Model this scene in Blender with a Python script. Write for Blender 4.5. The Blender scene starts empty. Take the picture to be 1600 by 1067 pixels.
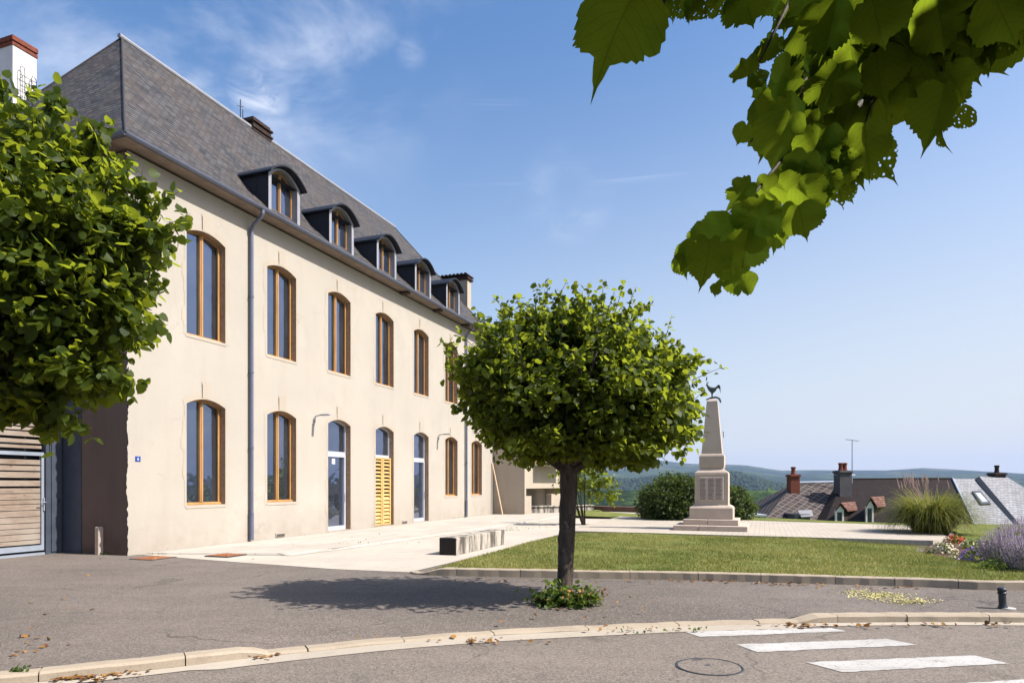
import bpy, math, random
import numpy as np
from mathutils import Vector, Matrix
random.seed(7); rng = np.random.default_rng(7)
R = math.radians
C = bpy.context.scene.collection
SC = bpy.context.scene
# ------------------------------------------------------------------ camera
H = 1.6; FPX = 1067.0; HOR = 757.0
cam_d = bpy.data.cameras.new('camera'); cam = bpy.data.objects.new('camera', cam_d); C.objects.link(cam)
cam.location = (0, 0, H); cam.rotation_euler = (R(90), 0, 0)
cam_d.sensor_width = 36; cam_d.lens = 36*FPX/1600; cam_d.shift_y = (HOR-533.5)/1600
cam_d.clip_start = 0.05; cam_d.clip_end = 40000
SC.camera = cam
# ------------------------------------------------------------------ sun + sky
SUN_EL = R(47); sx, sy = 0.965, -0.262
sdir = Vector((sx*math.cos(SUN_EL), sy*math.cos(SUN_EL), math.sin(SUN_EL))).normalized()
sl = bpy.data.lights.new('sun', 'SUN'); sl.energy = 5.0; sl.angle = R(0.5); sl.color = (1.0, .94, .87)
so = bpy.data.objects.new('sun', sl); C.objects.link(so); so.location = (20, -6, 25)
so.rotation_euler = sdir.to_track_quat('Z', 'Y').to_euler()
W = bpy.data.worlds.new('World'); SC.world = W; W.use_nodes = True
SC.view_settings.view_transform = 'Standard'; SC.view_settings.look = 'None'
SC.view_settings.gamma = 1; SC.view_settings.exposure = 0.9
def build_world():
    nt = W.node_tree; nt.nodes.clear(); n = nt.nodes.new; L = nt.links.new
    out = n('ShaderNodeOutputWorld'); bg = n('ShaderNodeBackground'); sky = n('ShaderNodeTexSky')
    sky.sky_type = 'NISHITA'; sky.sun_disc = False; sky.sun_elevation = SUN_EL
    sky.sun_rotation = math.atan2(sx, sy); sky.altitude = 0
    sky.air_density = 1.0; sky.dust_density = 2.2; sky.ozone_density = 2.6
    bg.inputs['Strength'].default_value = 0.113
    hs = n('ShaderNodeHueSaturation'); hs.inputs['Saturation'].default_value = 1.24; hs.inputs['Value'].default_value = 1.0
    L(sky.outputs[0], hs.inputs['Color'])
    tc = n('ShaderNodeTexCoord')
    def blob(px, py, r, soft):     # a soft patch of sky round a direction
        d = Vector(((px-800)/FPX, 1, (HOR-py)/FPX)).normalized()
        vd = n('ShaderNodeVectorMath'); vd.operation = 'DISTANCE'; vd.inputs[1].default_value = d
        L(tc.outputs['Generated'], vd.inputs[0])
        mr = n('ShaderNodeMapRange'); mr.interpolation_type = 'SMOOTHSTEP'
        mr.inputs['From Min'].default_value = r; mr.inputs['From Max'].default_value = r*soft
        L(vd.outputs['Value'], mr.inputs['Value']); return mr.outputs[0]
    def math_(op, a, b):
        m = n('ShaderNodeMath'); m.operation = op
        for i, v in enumerate((a, b)):
            if isinstance(v, (int, float)): m.inputs[i].default_value = v
            else: L(v, m.inputs[i])
        return m.outputs[0]
    def noise(scale, stretch, rot, lo, hi, det=7, dist=.6, rough=.6):
        mp = n('ShaderNodeMapping'); mp.inputs['Scale'].default_value = stretch; mp.inputs['Rotation'].default_value = rot
        L(tc.outputs['Generated'], mp.inputs[0])
        t = n('ShaderNodeTexNoise'); t.inputs['Scale'].default_value = scale; t.inputs['Detail'].default_value = det
        t.inputs['Distortion'].default_value = dist; t.inputs['Roughness'].default_value = rough; L(mp.outputs[0], t.inputs[0])
        mr = n('ShaderNodeMapRange'); mr.interpolation_type = 'SMOOTHSTEP'
        mr.inputs['From Min'].default_value = lo; mr.inputs['From Max'].default_value = hi
        L(t.outputs['Fac'], mr.inputs['Value']); return mr.outputs[0]
    wisps = noise(4.2, (1, 1, 1.7), (0, .5, .3), .38, .74, 8, .35, .58)
    fine = noise(14, (1, 1, 1.8), (0, -.5, .2), .36, .72, 8, .5, .62)
    reg = math_('MAXIMUM', math_('MAXIMUM', blob(270, 0, .36, .1), blob(430, 60, .24, .1)), math_('MULTIPLY', blob(520, 30, .22, .1), .8))
    c1 = math_('MULTIPLY', math_('MULTIPLY', reg, wisps), .6)
    puff = math_('MAXIMUM', math_('MULTIPLY', blob(642, 80, .026, .0), .35), blob(404, 152, .05, .1))
    ring = math_('MULTIPLY', math_('MULTIPLY', blob(888, 305, .075, .45), math_('SUBTRACT', 1.0, math_('MULTIPLY', blob(885, 300, .04, .2), .8))), .17)
    c2 = math_('MULTIPLY', math_('MAXIMUM', puff, ring), math_('MULTIPLY', fine, .6))
    trails = noise(1.0, (1.5, 1.5, 70), (0, 0, 0), .56, .8, 4, .15)
    c3 = math_('MULTIPLY', math_('MAXIMUM', blob(770, 242, .09, .3), blob(990, 241, .09, .3)), math_('MULTIPLY', trails, .16))
    cl = math_('MINIMUM', math_('MAXIMUM', math_('MAXIMUM', c1, c2), c3), .9)
    mx = n('ShaderNodeMix'); mx.data_type = 'RGBA'
    # thin bright veil of summer air low in the sky, stronger toward the sun
    sp = n('ShaderNodeSeparateXYZ'); L(tc.outputs['Generated'], sp.inputs[0])
    el = n('ShaderNodeMapRange'); el.interpolation_type = 'SMOOTHSTEP'; el.inputs['From Min'].default_value = .62; el.inputs['From Max'].default_value = -.05; L(sp.outputs[2], el.inputs['Value'])
    az = n('ShaderNodeMapRange'); az.interpolation_type = 'SMOOTHSTEP'; az.inputs['From Min'].default_value = -.7; az.inputs['From Max'].default_value = .75; az.inputs['To Min'].default_value = .26; L(sp.outputs[0], az.inputs['Value'])
    veil = n('ShaderNodeMix'); veil.data_type = 'RGBA'; L(math_('MULTIPLY', math_('MULTIPLY', el.outputs[0], az.outputs[0]), .97), veil.inputs[0]); L(hs.outputs[0], veil.inputs[6]); veil.inputs[7].default_value = (3.85, 3.95, 4.1, 1)
    L(cl, mx.inputs[0]); L(veil.outputs[2], mx.inputs[6]); mx.inputs[7].default_value = (6.0, 6.1, 6.5, 1)
    L(mx.outputs[2], bg.inputs['Color']); L(bg.outputs[0], out.inputs[0])
build_world()
SC.cycles.max_bounces = 8; SC.cycles.transparent_max_bounces = 12
# ------------------------------------------------------------------ helpers
def G(px, py, z=0.0):                       # point of a level z seen at a place of the photograph
    Y = (H-z)*FPX/(py-HOR); return Vector(((px-800)/FPX*Y, Y, z))
def A(px, py, Y):                           # point at depth Y
    return Vector(((px-800)/FPX*Y, Y, H+(HOR-py)/FPX*Y))
P0 = Vector((-8.66, 15.4, 0)); DD = Vector((.347, .938, 0)).normalized(); NN = Vector((DD.y, -DD.x, 0))
ANG = math.atan2(DD.y, DD.x)
def UV(u, v, z=0.0): return P0 + DD*u + NN*v + Vector((0, 0, z))
def tag(o, label=None, cat=None, group=None, kind=None):
    if label: o['label'] = label
    if cat: o['category'] = cat
    if group: o['group'] = group
    if kind: o['kind'] = kind
    return o
def empty(name, loc, rz=0, label=None, cat=None, group=None):
    o = bpy.data.objects.new(name, None); C.objects.link(o); o.location = loc; o.rotation_euler = (0, 0, rz)
    o.empty_display_size = .2
    return tag(o, label, cat, group)
def link_mesh(name, me, mats, parent=None, loc=None, rz=0, smooth=False):
    for m in (mats if isinstance(mats, (list, tuple)) else [mats]): me.materials.append(m)
    o = bpy.data.objects.new(name, me); C.objects.link(o)
    if parent: o.parent = parent
    if loc is not None: o.location = loc
    o.rotation_euler = (0, 0, rz)
    if smooth: me.polygons.foreach_set('use_smooth', [True]*len(me.polygons))
    return o
def copy_tree(o, parent=None):
    c = o.copy(); C.objects.link(c); c.parent = parent
    for ch in list(o.children): copy_tree(ch, c)
    return c
class MB:
    def __init__(s): s.v = []; s.f = []; s.m = []; s.uv = {}
    def add(s, vs, fs, mi=0, uvs=None):
        b = len(s.v); s.v += [tuple(v) for v in vs]
        for k, f in enumerate(fs):
            if uvs: s.uv[len(s.f)] = [uvs[i] for i in f]
            s.f.append(tuple(i+b for i in f)); s.m.append(mi)
        return s
    def quad(s, a, b, c, d, mi=0, uvs=None):
        return s.add([a, b, c, d], [(0, 1, 2, 3)], mi, uvs)
    def poly(s, pts, mi=0): return s.add(pts, [tuple(range(len(pts)))], mi)
    def box(s, x0, x1, y0, y1, z0, z1, mi=0, bev=0.0):
        if bev <= 0:
            v = [(x, y, z) for z in (z0, z1) for y in (y0, y1) for x in (x0, x1)]
            return s.add(v, [(0, 2, 3, 1), (4, 5, 7, 6), (0, 1, 5, 4), (2, 6, 7, 3), (0, 4, 6, 2), (1, 3, 7, 5)], mi)
        b = bev     # chamfered box
        rings = []
        for z, i in ((z0, b), (z0+b, 0), (z1-b, 0), (z1, b)):
            c = b
            X0, X1, Y0, Y1 = x0+i, x1-i, y0+i, y1-i
            rings.append([(X0+c-i*.5, Y0, z), (X1-c+i*.5, Y0, z), (X1, Y0+c-i*.5, z), (X1, Y1-c+i*.5, z), (X1-c+i*.5, Y1, z), (X0+c-i*.5, Y1, z), (X0, Y1-c+i*.5, z), (X0, Y0+c-i*.5, z)])
        v = [p for r in rings for p in r]; f = []
        for k in range(3):
            for j in range(8): f.append((k*8+j, k*8+(j+1) % 8, k*8+8+(j+1) % 8, k*8+8+j))
        f.append(tuple(reversed(range(8)))); f.append(tuple(range(24, 32)))
        return s.add(v, f, mi)
    def tube(s, pts, rad, n=8, mi=0, cap=True):
        pts = [Vector(p) for p in pts]; rs = rad if isinstance(rad, (list, tuple)) else [rad]*len(pts)
        v = []; f = []; prev = None
        for i, p in enumerate(pts):
            t = (pts[min(i+1, len(pts)-1)]-pts[max(i-1, 0)])
            if t.length < 1e-9: t = Vector((0, 0, 1))
            t.normalize()
            a = prev if prev is not None else (Vector((1, 0, 0)) if abs(t.x) < .8 else Vector((0, 1, 0)))
            a = (a - t*a.dot(t)).normalized(); prev = a; b = t.cross(a)
            for k in range(n):
                th = 2*math.pi*k/n; v.append(p+(a*math.cos(th)+b*math.sin(th))*rs[i])
        for i in range(len(pts)-1):
            for k in range(n): f.append((i*n+k, i*n+(k+1) % n, (i+1)*n+(k+1) % n, (i+1)*n+k))
        if cap: f.append(tuple(reversed(range(n)))); f.append(tuple(range((len(pts)-1)*n, len(pts)*n)))
        return s.add(v, f, mi)
    def lathe(s, prof, n=16, mi=0, c=(0, 0), sq=False):     # prof (r,z)
        v = []; f = []
        for r, z in prof:
            for k in range(n):
                th = 2*math.pi*(k+.5)/n; rr = r/math.cos(math.pi/4) if sq else r
                v.append((c[0]+rr*math.cos(th), c[1]+rr*math.sin(th), z))
        for i in range(len(prof)-1):
            for k in range(n): f.append((i*n+k, i*n+(k+1) % n, (i+1)*n+(k+1) % n, (i+1)*n+k))
        f.append(tuple(reversed(range(n)))); f.append(tuple(range((len(prof)-1)*n, len(prof)*n)))
        return s.add(v, f, mi)
    def me(s, name):
        me = bpy.data.meshes.new(name); me.from_pydata(s.v, [], s.f); me.update()
        me.polygons.foreach_set('material_index', s.m)
        if s.uv:
            ul = me.uv_layers.new(name='UVMap')
            for p in me.polygons:
                if p.index in s.uv:
                    for li, u in zip(p.loop_indices, s.uv[p.index]): ul.data[li].uv = u
        return me
    def build(s, name, mats, parent=None, loc=None, rz=0, smooth=False):
        return link_mesh(name, s.me(name), mats, parent, loc, rz, smooth)
# ------------------------------------------------------------------ materials
class NT:
    def __init__(s, name):
        s.m = bpy.data.materials.new(name); s.m.use_nodes = True; s.t = s.m.node_tree; s.t.nodes.clear()
        s.out = s.n('ShaderNodeOutputMaterial'); s.p = s.n('ShaderNodeBsdfPrincipled'); s.L(s.p.outputs[0], s.out.inputs[0])
        s.tc = s.n('ShaderNodeTexCoord')
    def n(s, t): return s.t.nodes.new(t)
    def L(s, a, b): s.t.links.new(a, b)
    def set(s, node, key, v):
        if isinstance(v, (int, float, tuple, list)):
            if isinstance(v, (tuple, list)) and len(v) == 3 and node.inputs[key].type == 'RGBA': v = (*v, 1)
            node.inputs[key].default_value = v
        else: s.L(v, node.inputs[key])
    def map(s, scale=(1, 1, 1), rot=(0, 0, 0), src='Object'):
        mp = s.n('ShaderNodeMapping'); mp.inputs['Scale'].default_value = scale; mp.inputs['Rotation'].default_value = rot
        s.L(s.tc.outputs[src], mp.inputs[0]); return mp.outputs[0]
    def noise(s, scale, lo=.3, hi=.7, det=5, rough=.6, vec=None, dist=0):
        t = s.n('ShaderNodeTexNoise'); s.set(t, 'Scale', scale); s.set(t, 'Detail', det); s.set(t, 'Roughness', rough); s.set(t, 'Distortion', dist)
        s.L(vec if vec is not None else s.tc.outputs['Object'], t.inputs['Vector'])
        return s.rng(t.outputs['Fac'], lo, hi)
    def rng(s, val, a, b, c=0, d=1):
        m = s.n('ShaderNodeMapRange'); s.set(m, 'Value', val); s.set(m, 'From Min', a); s.set(m, 'From Max', b); s.set(m, 'To Min', c); s.set(m, 'To Max', d); return m.outputs[0]
    def math(s, op, a, b=0.0):
        m = s.n('ShaderNodeMath'); m.operation = op; s.set(m, 0, a); s.set(m, 1, b); return m.outputs[0]
    def mix(s, f, a, b, mode='MIX'):
        m = s.n('ShaderNodeMix'); m.data_type = 'RGBA'; m.blend_type = mode; m.clamp_factor = True
        for k, v in ((0, f), (6, a), (7, b)):
            if isinstance(v, (tuple, list)): v = (*v, 1) if len(v) == 3 else v
            if isinstance(v, (int, float, tuple)): m.inputs[k].default_value = v
            else: s.L(v, m.inputs[k])
        return m.outputs[2]
    def voro(s, scale, feat='F1', vec=None, out='Distance', rnd=1):
        t = s.n('ShaderNodeTexVoronoi'); t.feature = feat; s.set(t, 'Scale', scale); s.set(t, 'Randomness', rnd)
        s.L(vec if vec is not None else s.tc.outputs['Object'], t.inputs['Vector']); return t.outputs[out]
    def bump(s, h, strength=.4, dist=.02, prev=None):
        b = s.n('ShaderNodeBump'); s.set(b, 'Strength', strength); s.set(b, 'Distance', dist); s.L(h, b.inputs['Height'])
        if prev is not None: s.L(prev, b.inputs['Normal'])
        s.L(b.outputs[0], s.p.inputs['Normal']); return b.outputs[0]
    def fin(s, col, rough=.85, spec=.3, metal=0):
        s.set(s.p, 'Base Color', col); s.set(s.p, 'Roughness', rough); s.set(s.p, 'Specular IOR Level', spec); s.set(s.p, 'Metallic', metal)
        return s.m
def plain(name, col, rough=.7, spec=.3, metal=0, var=.18, vs=3.0, fs=60, bump=.15, stretch=(1, 1, 1)):
    t = NT(name); vec = t.map(stretch)
    d = tuple(c*(1-var) for c in col); l = tuple(min(1, c*(1+var)) for c in col)
    c = t.mix(t.noise(vs, .3, .7, vec=vec), d, l); f = t.noise(fs, .2, .8, 3, vec=vec)
    c = t.mix(t.math('MULTIPLY', f, var*.8), c, tuple(x*.6 for x in col))
    if bump: t.bump(f, bump, .01)
    return t.fin(c, rough, spec, metal)
def render_mat(name, col, stain=(.24, .19, .145), amt=.6):
    t = NT(name); big = t.noise(.5, .35, .7, 4); fine = t.noise(90, .2, .8, 3)
    streak = t.noise(1.6, .5, .8, 6, vec=t.map((1, 1, .16))); blot = t.noise(3.5, .6, .78, 8, .75)
    c = t.mix(big, tuple(x*.95 for x in col), tuple(min(1, x*1.03) for x in col))
    c = t.mix(t.math('MULTIPLY', streak, amt*.35), c, stain)
    c = t.mix(t.math('MULTIPLY', blot, amt*.4), c, stain)
    sep = t.n('ShaderNodeSeparateXYZ'); t.L(t.tc.outputs['Object'], sep.inputs[0])
    low = t.math('MULTIPLY', t.rng(sep.outputs[2], .0, 1.1, 1, 0), t.noise(2.2, .25, .75, 6))   # splash stains along the foot
    c = t.mix(t.math('MULTIPLY', low, amt*.9), c, tuple(s_*.9 for s_ in stain))
    c = t.mix(t.math('MULTIPLY', t.noise(25, .62, .8, 4), .35), c, stain)
    wv_ = t.n('ShaderNodeTexNoise'); t.set(wv_, 'Scale', 3); t.set(wv_, 'Detail', 6); t.L(t.tc.outputs['Object'], wv_.inputs[0]); s_1 = t.n('ShaderNodeVectorMath'); s_1.operation = 'SCALE'; s_1.inputs['Scale'].default_value = .35; t.L(wv_.outputs['Color'], s_1.inputs[0]); s_2 = t.n('ShaderNodeVectorMath'); t.L(t.tc.outputs['Object'], s_2.inputs[0]); t.L(s_1.outputs[0], s_2.inputs[1])
    ck_ = t.math('MULTIPLY', t.rng(t.voro(.55, 'DISTANCE_TO_EDGE', s_2.outputs[0]), .001, .005, 1, 0), t.noise(.4, .5, .6, 2)); c = t.mix(t.math('MULTIPLY', ck_, .22), c, tuple(x*.6 for x in stain))
    ptc = t.rng(t.noise(.45, 0, 1, 3, .5), .60, .62, 0, .12); c = t.mix(ptc, c, tuple(min(1, x*1.25) for x in col))
    b = t.bump(t.noise(14, .2, .8, 5), .12, .02); t.bump(fine, .25, .006, b)
    return t.fin(c, .95, .1)
M = {}
M['render'] = render_mat('lime_render', (.350, .320, .275))
M['render_far'] = render_mat('far_render', (.365, .315, .25), amt=.6)
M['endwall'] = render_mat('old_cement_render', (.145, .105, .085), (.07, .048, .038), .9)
M['stone'] = render_mat('dressed_stone', (.355, .312, .257), (.22, .16, .115), .8)
def reveal_mat():  # mottled stone, its brown standing in for jamb shade and orange wood bounce
    t = NT('shade_browned_reveal'); c = t.mix(t.noise(9, .35, .7, 8, .75), (.24, .145, .085), (.38, .28, .19))
    c = t.mix(t.noise(30, .58, .75, 5), c, (.16, .08, .045)); t.bump(t.noise(22, .3, .7, 6), .6, .02); return t.fin(c, .9, .1)
M['reveal'] = reveal_mat()
def wood(name, a, b, sc=1.0):
    t = NT(name); v = t.map((22*sc, 22*sc, 1.2*sc)); g = t.noise(1.2, .3, .7, 6, .6, v, .4)
    c = t.mix(g, a, b); c = t.mix(t.math('MULTIPLY', t.noise(1.5, .4, .7), .4), c, tuple(x*.55 for x in a)); t.bump(g, .15, .004); return t.fin(c, .45, .4)
M['wood'] = wood('golden_oak', (.32, .16, .052), (.48, .27, .095))
M['wood_l'] = wood('pale_pine', (.46, .27, .09), (.60, .40, .16))
def slat_wood():
    t = NT('raw_larch'); v = t.map((1.5, 24, 24)); g = t.noise(1.4, .25, .75, 6, .6, v, .5)
    c = t.mix(g, (.12, .085, .062), (.31, .24, .185))
    k = t.voro(1.0, vec=t.map((3.2, 9, 9))); c = t.mix(t.rng(k, .05, .14, 1, 0), c, (.12, .06, .035))
    c = t.mix(t.noise(1.3, .4, .7), c, (.28, .24, .2)); t.bump(g, .3, .005); return t.fin(c, .8, .2)
M['slat'] = slat_wood()
def glass():
    t = NT('window_glass'); c = t.mix(t.noise(1.2, .3, .7), (.010, .012, .018), (.03, .034, .04)); t.fin(c, .3, .3)
    n_ = t.bump(t.noise(1.6, .2, .8, 2), .10, .05); gl = t.n('ShaderNodeBsdfGlossy'); t.set(gl, 'Roughness', .01); t.set(gl, 'Color', (.58, .70, .98, 1)); t.L(n_, gl.inputs['Normal'])
    fr = t.n('ShaderNodeFresnel'); t.set(fr, 'IOR', 1.5); mx = t.n('ShaderNodeMixShader'); t.L(t.math('ADD', t.math('MULTIPLY', fr.outputs[0], 1.4), .20), mx.inputs[0])
    t.L(t.p.outputs[0], mx.inputs[1]); t.L(gl.outputs[0], mx.inputs[2]); t.L(mx.outputs[0], t.out.inputs[0]); return t.m
M['glass'] = glass()
M['zinc'] = plain('zinc_grey', (.33, .34, .37), .45, .4, .35, .15, 2, 40, .05)
M['anthracite'] = plain('anthracite_zinc', (.02, .022, .03), .5, .35, .2, .25, 2, 30, .04)
M['trimgrey'] = plain('grey_painted_trim', (.25, .25, .275), .5, .35, .0, .12, 4, 40, .04)
M['pipe'] = plain('blue_grey_pipe', (.11, .125, .18), .4, .5, .2, .12, 2, 60, .03)
M['alu'] = plain('pale_aluminium', (.40, .42, .46), .35, .5, .1, .08)
M['steelblue'] = plain('dark_blue_steel', (.045, .055, .075), .5, .4, .0, .2)
M['galv'] = plain('galvanised_steel', (.30, .34, .40), .4, .5, .3, .12)
M['white'] = plain('white_paint', (.60, .58, .57), .7, .3, 0, .07)
M['brick'] = plain('red_brick', (.17, .055, .035), .9, .1, 0, .35, 9, 40, .5)
M['brick_dk'] = plain('sooty_brick', (.05, .034, .03), .9, .1, 0, .4, 9, 40, .5)
M['iron'] = plain('black_iron', (.03, .035, .045), .5, .5, .3, .2)
M['rust'] = plain('rusty_plate', (.27, .11, .05), .9, .2, .1, .35, 7, 60, .4)
M['bronze'] = plain('green_bronze', (.05, .07, .065), .5, .5, .5, .4, 12)
M['gold'] = plain('dry_board', (.55, .40, .26), .7, .2, 0, .2)
M['cornice'] = plain('plastered_cornice', (.24, .19, .155), .9, .1, 0, .2)
M['soffit'] = plain('brown_soffit', (.055, .038, .03), .8, .2, 0, .3)
def slate(name, c1, c2, c3, w, h, patina, rust=.5, gapc=(.02, .018, .02)):
    t = NT(name); uv = t.n('ShaderNodeUVMap').outputs[0]
    wob = t.n('ShaderNodeTexNoise'); t.set(wob, 'Scale', 1.1); t.L(uv, wob.inputs[0])
    vm = t.n('ShaderNodeVectorMath'); vm.operation = 'SCALE'; t.L(wob.outputs['Color'], vm.inputs[0]); vm.inputs['Scale'].default_value = .03
    va = t.n('ShaderNodeVectorMath'); t.L(uv, va.inputs[0]); t.L(vm.outputs[0], va.inputs[1])
    br = t.n('ShaderNodeTexBrick'); br.offset = .5; t.set(br, 'Scale', 1.0); t.set(br, 'Brick Width', w); t.set(br, 'Row Height', h)
    t.set(br, 'Mortar Size', h*.05); t.set(br, 'Mortar Smooth', .3); t.set(br, 'Bias', -.1); t.L(va.outputs[0], br.inputs['Vector'])
    t.set(br, 'Color1', (*c1, 1)); t.set(br, 'Color2', (*c2, 1)); t.set(br, 'Mortar', (*gapc, 1))
    nz = t.noise(.8, .4, .65, 6, .65, va.outputs[0]); n2 = t.noise(6, .3, .75, 5, .6, va.outputs[0])
    c = t.mix(t.math('MULTIPLY', nz, rust), br.outputs['Color'], t.mix(n2, c3, br.outputs['Color']))
    c = t.mix(t.math('MULTIPLY', t.noise(14, .6, .75, 4, .7, va.outputs[0]), patina), c, (.34, .33, .31))
    sp = t.n('ShaderNodeSeparateXYZ'); t.L(va.outputs[0], sp.inputs[0])
    saw = t.math('FRACT', t.math('DIVIDE', sp.outputs[1], h))
    hgt = t.math('SUBTRACT', t.math('MULTIPLY', t.math('SUBTRACT', 1, saw), 1.0), t.math('MULTIPLY', br.outputs['Fac'], .5))
    c = t.mix(1, c, t.mix(t.voro(1.0, vec=t.n('ShaderNodeMapping').outputs[0]) if False else n2, (.72, .72, .74), (1.1, 1.08, 1.06)), 'MULTIPLY')
    c = t.mix(t.rng(saw, .70, .92, 0, .8), c, gapc)
    t.bump(hgt, .9, .025); return t.fin(c, .7, .15)
M['slate'] = slate('slate_roof', (.040, .041, .044), (.105, .102, .102), (.125, .09, .065), .21, .135, .4, .65)
M['tile'] = slate('brown_tile_roof', (.006, .003, .0025), (.026, .012, .008), (.008, .006, .005), .2, .16, .10, .6)
M['slate_lt'] = slate('pale_slate_roof', (.26, .265, .28), (.36, .365, .38), (.26, .24, .225), .25, .2, .3, .5, (.12, .12, .12))
def diamond():
    t = NT('diamond_slate_roof'); uv = t.n('ShaderNodeUVMap').outputs[0]
    mp = t.n('ShaderNodeMapping'); mp.inputs['Rotation'].default_value = (0, 0, R(45)); t.L(uv, mp.inputs[0])
    br = t.n('ShaderNodeTexBrick'); br.offset = 0; t.set(br, 'Scale', 1.0); t.set(br, 'Brick Width', .42); t.set(br, 'Row Height', .42); t.set(br, 'Mortar Size', .035)
    t.set(br, 'Mortar Smooth', .2); t.L(mp.outputs[0], br.inputs['Vector'])
    t.set(br, 'Color1', (.025, .02, .02, 1)); t.set(br, 'Color2', (.06, .05, .047, 1)); t.set(br, 'Mortar', (.15, .135, .13, 1))
    c = t.mix(t.math('MULTIPLY', t.noise(2, .4, .7, 5), .5), br.outputs['Color'], (.10, .07, .055))
    t.bump(br.outputs['Fac'], .5, .03); return t.fin(c, .75, .12)
M['diamond'] = diamond()
def asphalt(name, a, b, warm, crack=1.0):
    t = NT(name); o = t.tc.outputs['Object']
    c = t.mix(t.noise(.35, .3, .7, 6, .6), a, b)
    c = t.mix(t.math('MULTIPLY', t.noise(1.1, .45, .75, 8, .7, t.map((.5, 1.6, 1), (0, 0, .25))), .55), c, warm)
    c = t.mix(t.math('MULTIPLY', t.noise(2.3, .56, .72, 8, .7), .45), c, tuple(x*.5 for x in a))
    c = t.mix(t.math('MULTIPLY', t.noise(.22, .5, .6, 3, .5, t.map((.6, 1.4, 1), (0, 0, .5))), .75), c, tuple(x*.6 for x in b))
    c = t.mix(t.rng(t.noise(.75, 0, 1, 2), .66, .69, 0, .55), c, tuple(x*.6 for x in a))
    sp = t.voro(75, out='Color'); spc = t.n('ShaderNodeSeparateColor'); t.L(sp, spc.inputs[0])
    c = t.mix(t.rng(spc.outputs[0], .6, 1, 0, .5), c, (.33, .29, .25)); c = t.mix(t.rng(spc.outputs[1], .6, 1, 0, .7), c, (.055, .048, .045))
    wob = t.n('ShaderNodeTexNoise'); t.set(wob, 'Scale', 2.5); t.set(wob, 'Detail', 6)
    t.L(o, wob.inputs[0]); vm = t.n('ShaderNodeVectorMath'); vm.operation = 'SCALE'; vm.inputs['Scale'].default_value = .5
    t.L(wob.outputs['Color'], vm.inputs[0]); va = t.n('ShaderNodeVectorMath'); t.L(o, va.inputs[0]); t.L(vm.outputs[0], va.inputs[1])
    cr = t.voro(.33, 'DISTANCE_TO_EDGE', va.outputs[0]); cm = t.math('MULTIPLY', t.rng(cr, .002, .008, 1, 0), t.noise(.5, .5, .62, 3))
    c = t.mix(t.math('MULTIPLY', cm, .75*crack), c, (.05, .042, .04))
    bb = t.bump(t.noise(130, .3, .7, 2), .55, .006); t.bump(t.noise(4, .3, .7, 4), .25, .02, bb)
    return t.fin(c, .9, .25)
M['pavement'] = asphalt('worn_asphalt', (.105, .088, .076), (.157, .132, .113), (.2, .163, .134))
M['road'] = asphalt('road_asphalt', (.135, .114, .095), (.188, .158, .131), (.225, .186, .148), 1.1)
def concrete(name, a, b, stain, js=None):
    t = NT(name); c = t.mix(t.noise(.6, .3, .7, 6), a, b)
    c = t.mix(t.math('MULTIPLY', t.noise(3, .5, .75, 8, .7), .4), c, stain)
    c = t.mix(t.math('MULTIPLY', t.noise(60, .5, .8, 2), .35), c, stain)
    if js:
        br = t.n('ShaderNodeTexBrick'); br.offset = .5 if js[2] else 0; t.set(br, 'Scale', 1.0); t.set(br, 'Brick Width', js[0]); t.set(br, 'Row Height', js[1])
        t.set(br, 'Mortar Size', js[3]); t.set(br, 'Mortar Smooth', .4); t.L(t.tc.outputs['Object'], br.inputs['Vector'])
        t.set(br, 'Color1', (1, 1, 1, 1)); t.set(br, 'Color2', (.86, .85, .84, 1)); t.set(br, 'Mortar', (.45, .4, .36, 1))
        c = t.mix(js[4], c, br.outputs['Color'], 'MULTIPLY')
    t.bump(t.noise(60, .3, .7, 4), .3, .006); return t.fin(c, .9, .2)
M['lane'] = concrete('pale_lane', (.35, .315, .265), (.42, .38, .32), (.25, .21, .175))
M['footway'] = concrete('stone_footway', (.36, .33, .28), (.43, .395, .345), (.22, .19, .16), (1.4, .9, True, .012, .7))
M['terrace'] = concrete('terrace_paving', (.35, .31, .255), (.42, .375, .31), (.24, .205, .165), (.3, .15, True, .010, .45))
M['kerb'] = concrete('kerb_stone', (.29, .24, .18), (.365, .305, .23), (.155, .12, .085))
M['gutter'] = concrete('gutter_concrete', (.31, .27, .22), (.38, .335, .275), (.19, .155, .12))
M['monument'] = concrete('monument_stone', (.39, .315, .255), (.48, .395, .325), (.24, .185, .145))
M['tablet'] = concrete('tablet_stone', (.42, .345, .30), (.50, .42, .36), (.25, .18, .15))
M['paint'] = concrete('white_ring_paint', (.36, .35, .33), (.45, .44, .42), (.2, .175, .15))
def worn_paint():
    t = NT('worn_white_paint'); c = t.mix(t.noise(.9, .3, .7, 6), (.34, .33, .31), (.46, .45, .43)); c = t.mix(t.math('MULTIPLY', t.noise(2.2, .5, .7, 8, .7, t.map((.5, 2, 1))), .55), c, (.24, .215, .185))
    c = t.mix(t.rng(t.noise(26, 0, 1, 6, .75), .56, .62, 0, .85), c, (.17, .142, .118)); c = t.mix(t.rng(t.noise(4, 0, 1, 8, .8), .62, .66, 0, .8), c, (.17, .142, .118)); t.bump(t.noise(130, .3, .7, 2), .5, .006); return t.fin(c, .85, .2)
M['bar_paint'] = worn_paint()
def bench_mat():
    t = NT('mouldy_concrete'); c = t.mix(t.noise(3, .3, .7), (.31, .28, .235), (.43, .39, .33))
    st = t.noise(2.0, .44, .56, 8, .7, t.map((2.0, 2.0, .35))); c = t.mix(t.math('MULTIPLY', st, .9), c, (.05, .04, .035))
    t.bump(t.noise(40, .3, .7), .3, .01); return t.fin(c, .9, .2)
M['bench'] = bench_mat()
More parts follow.
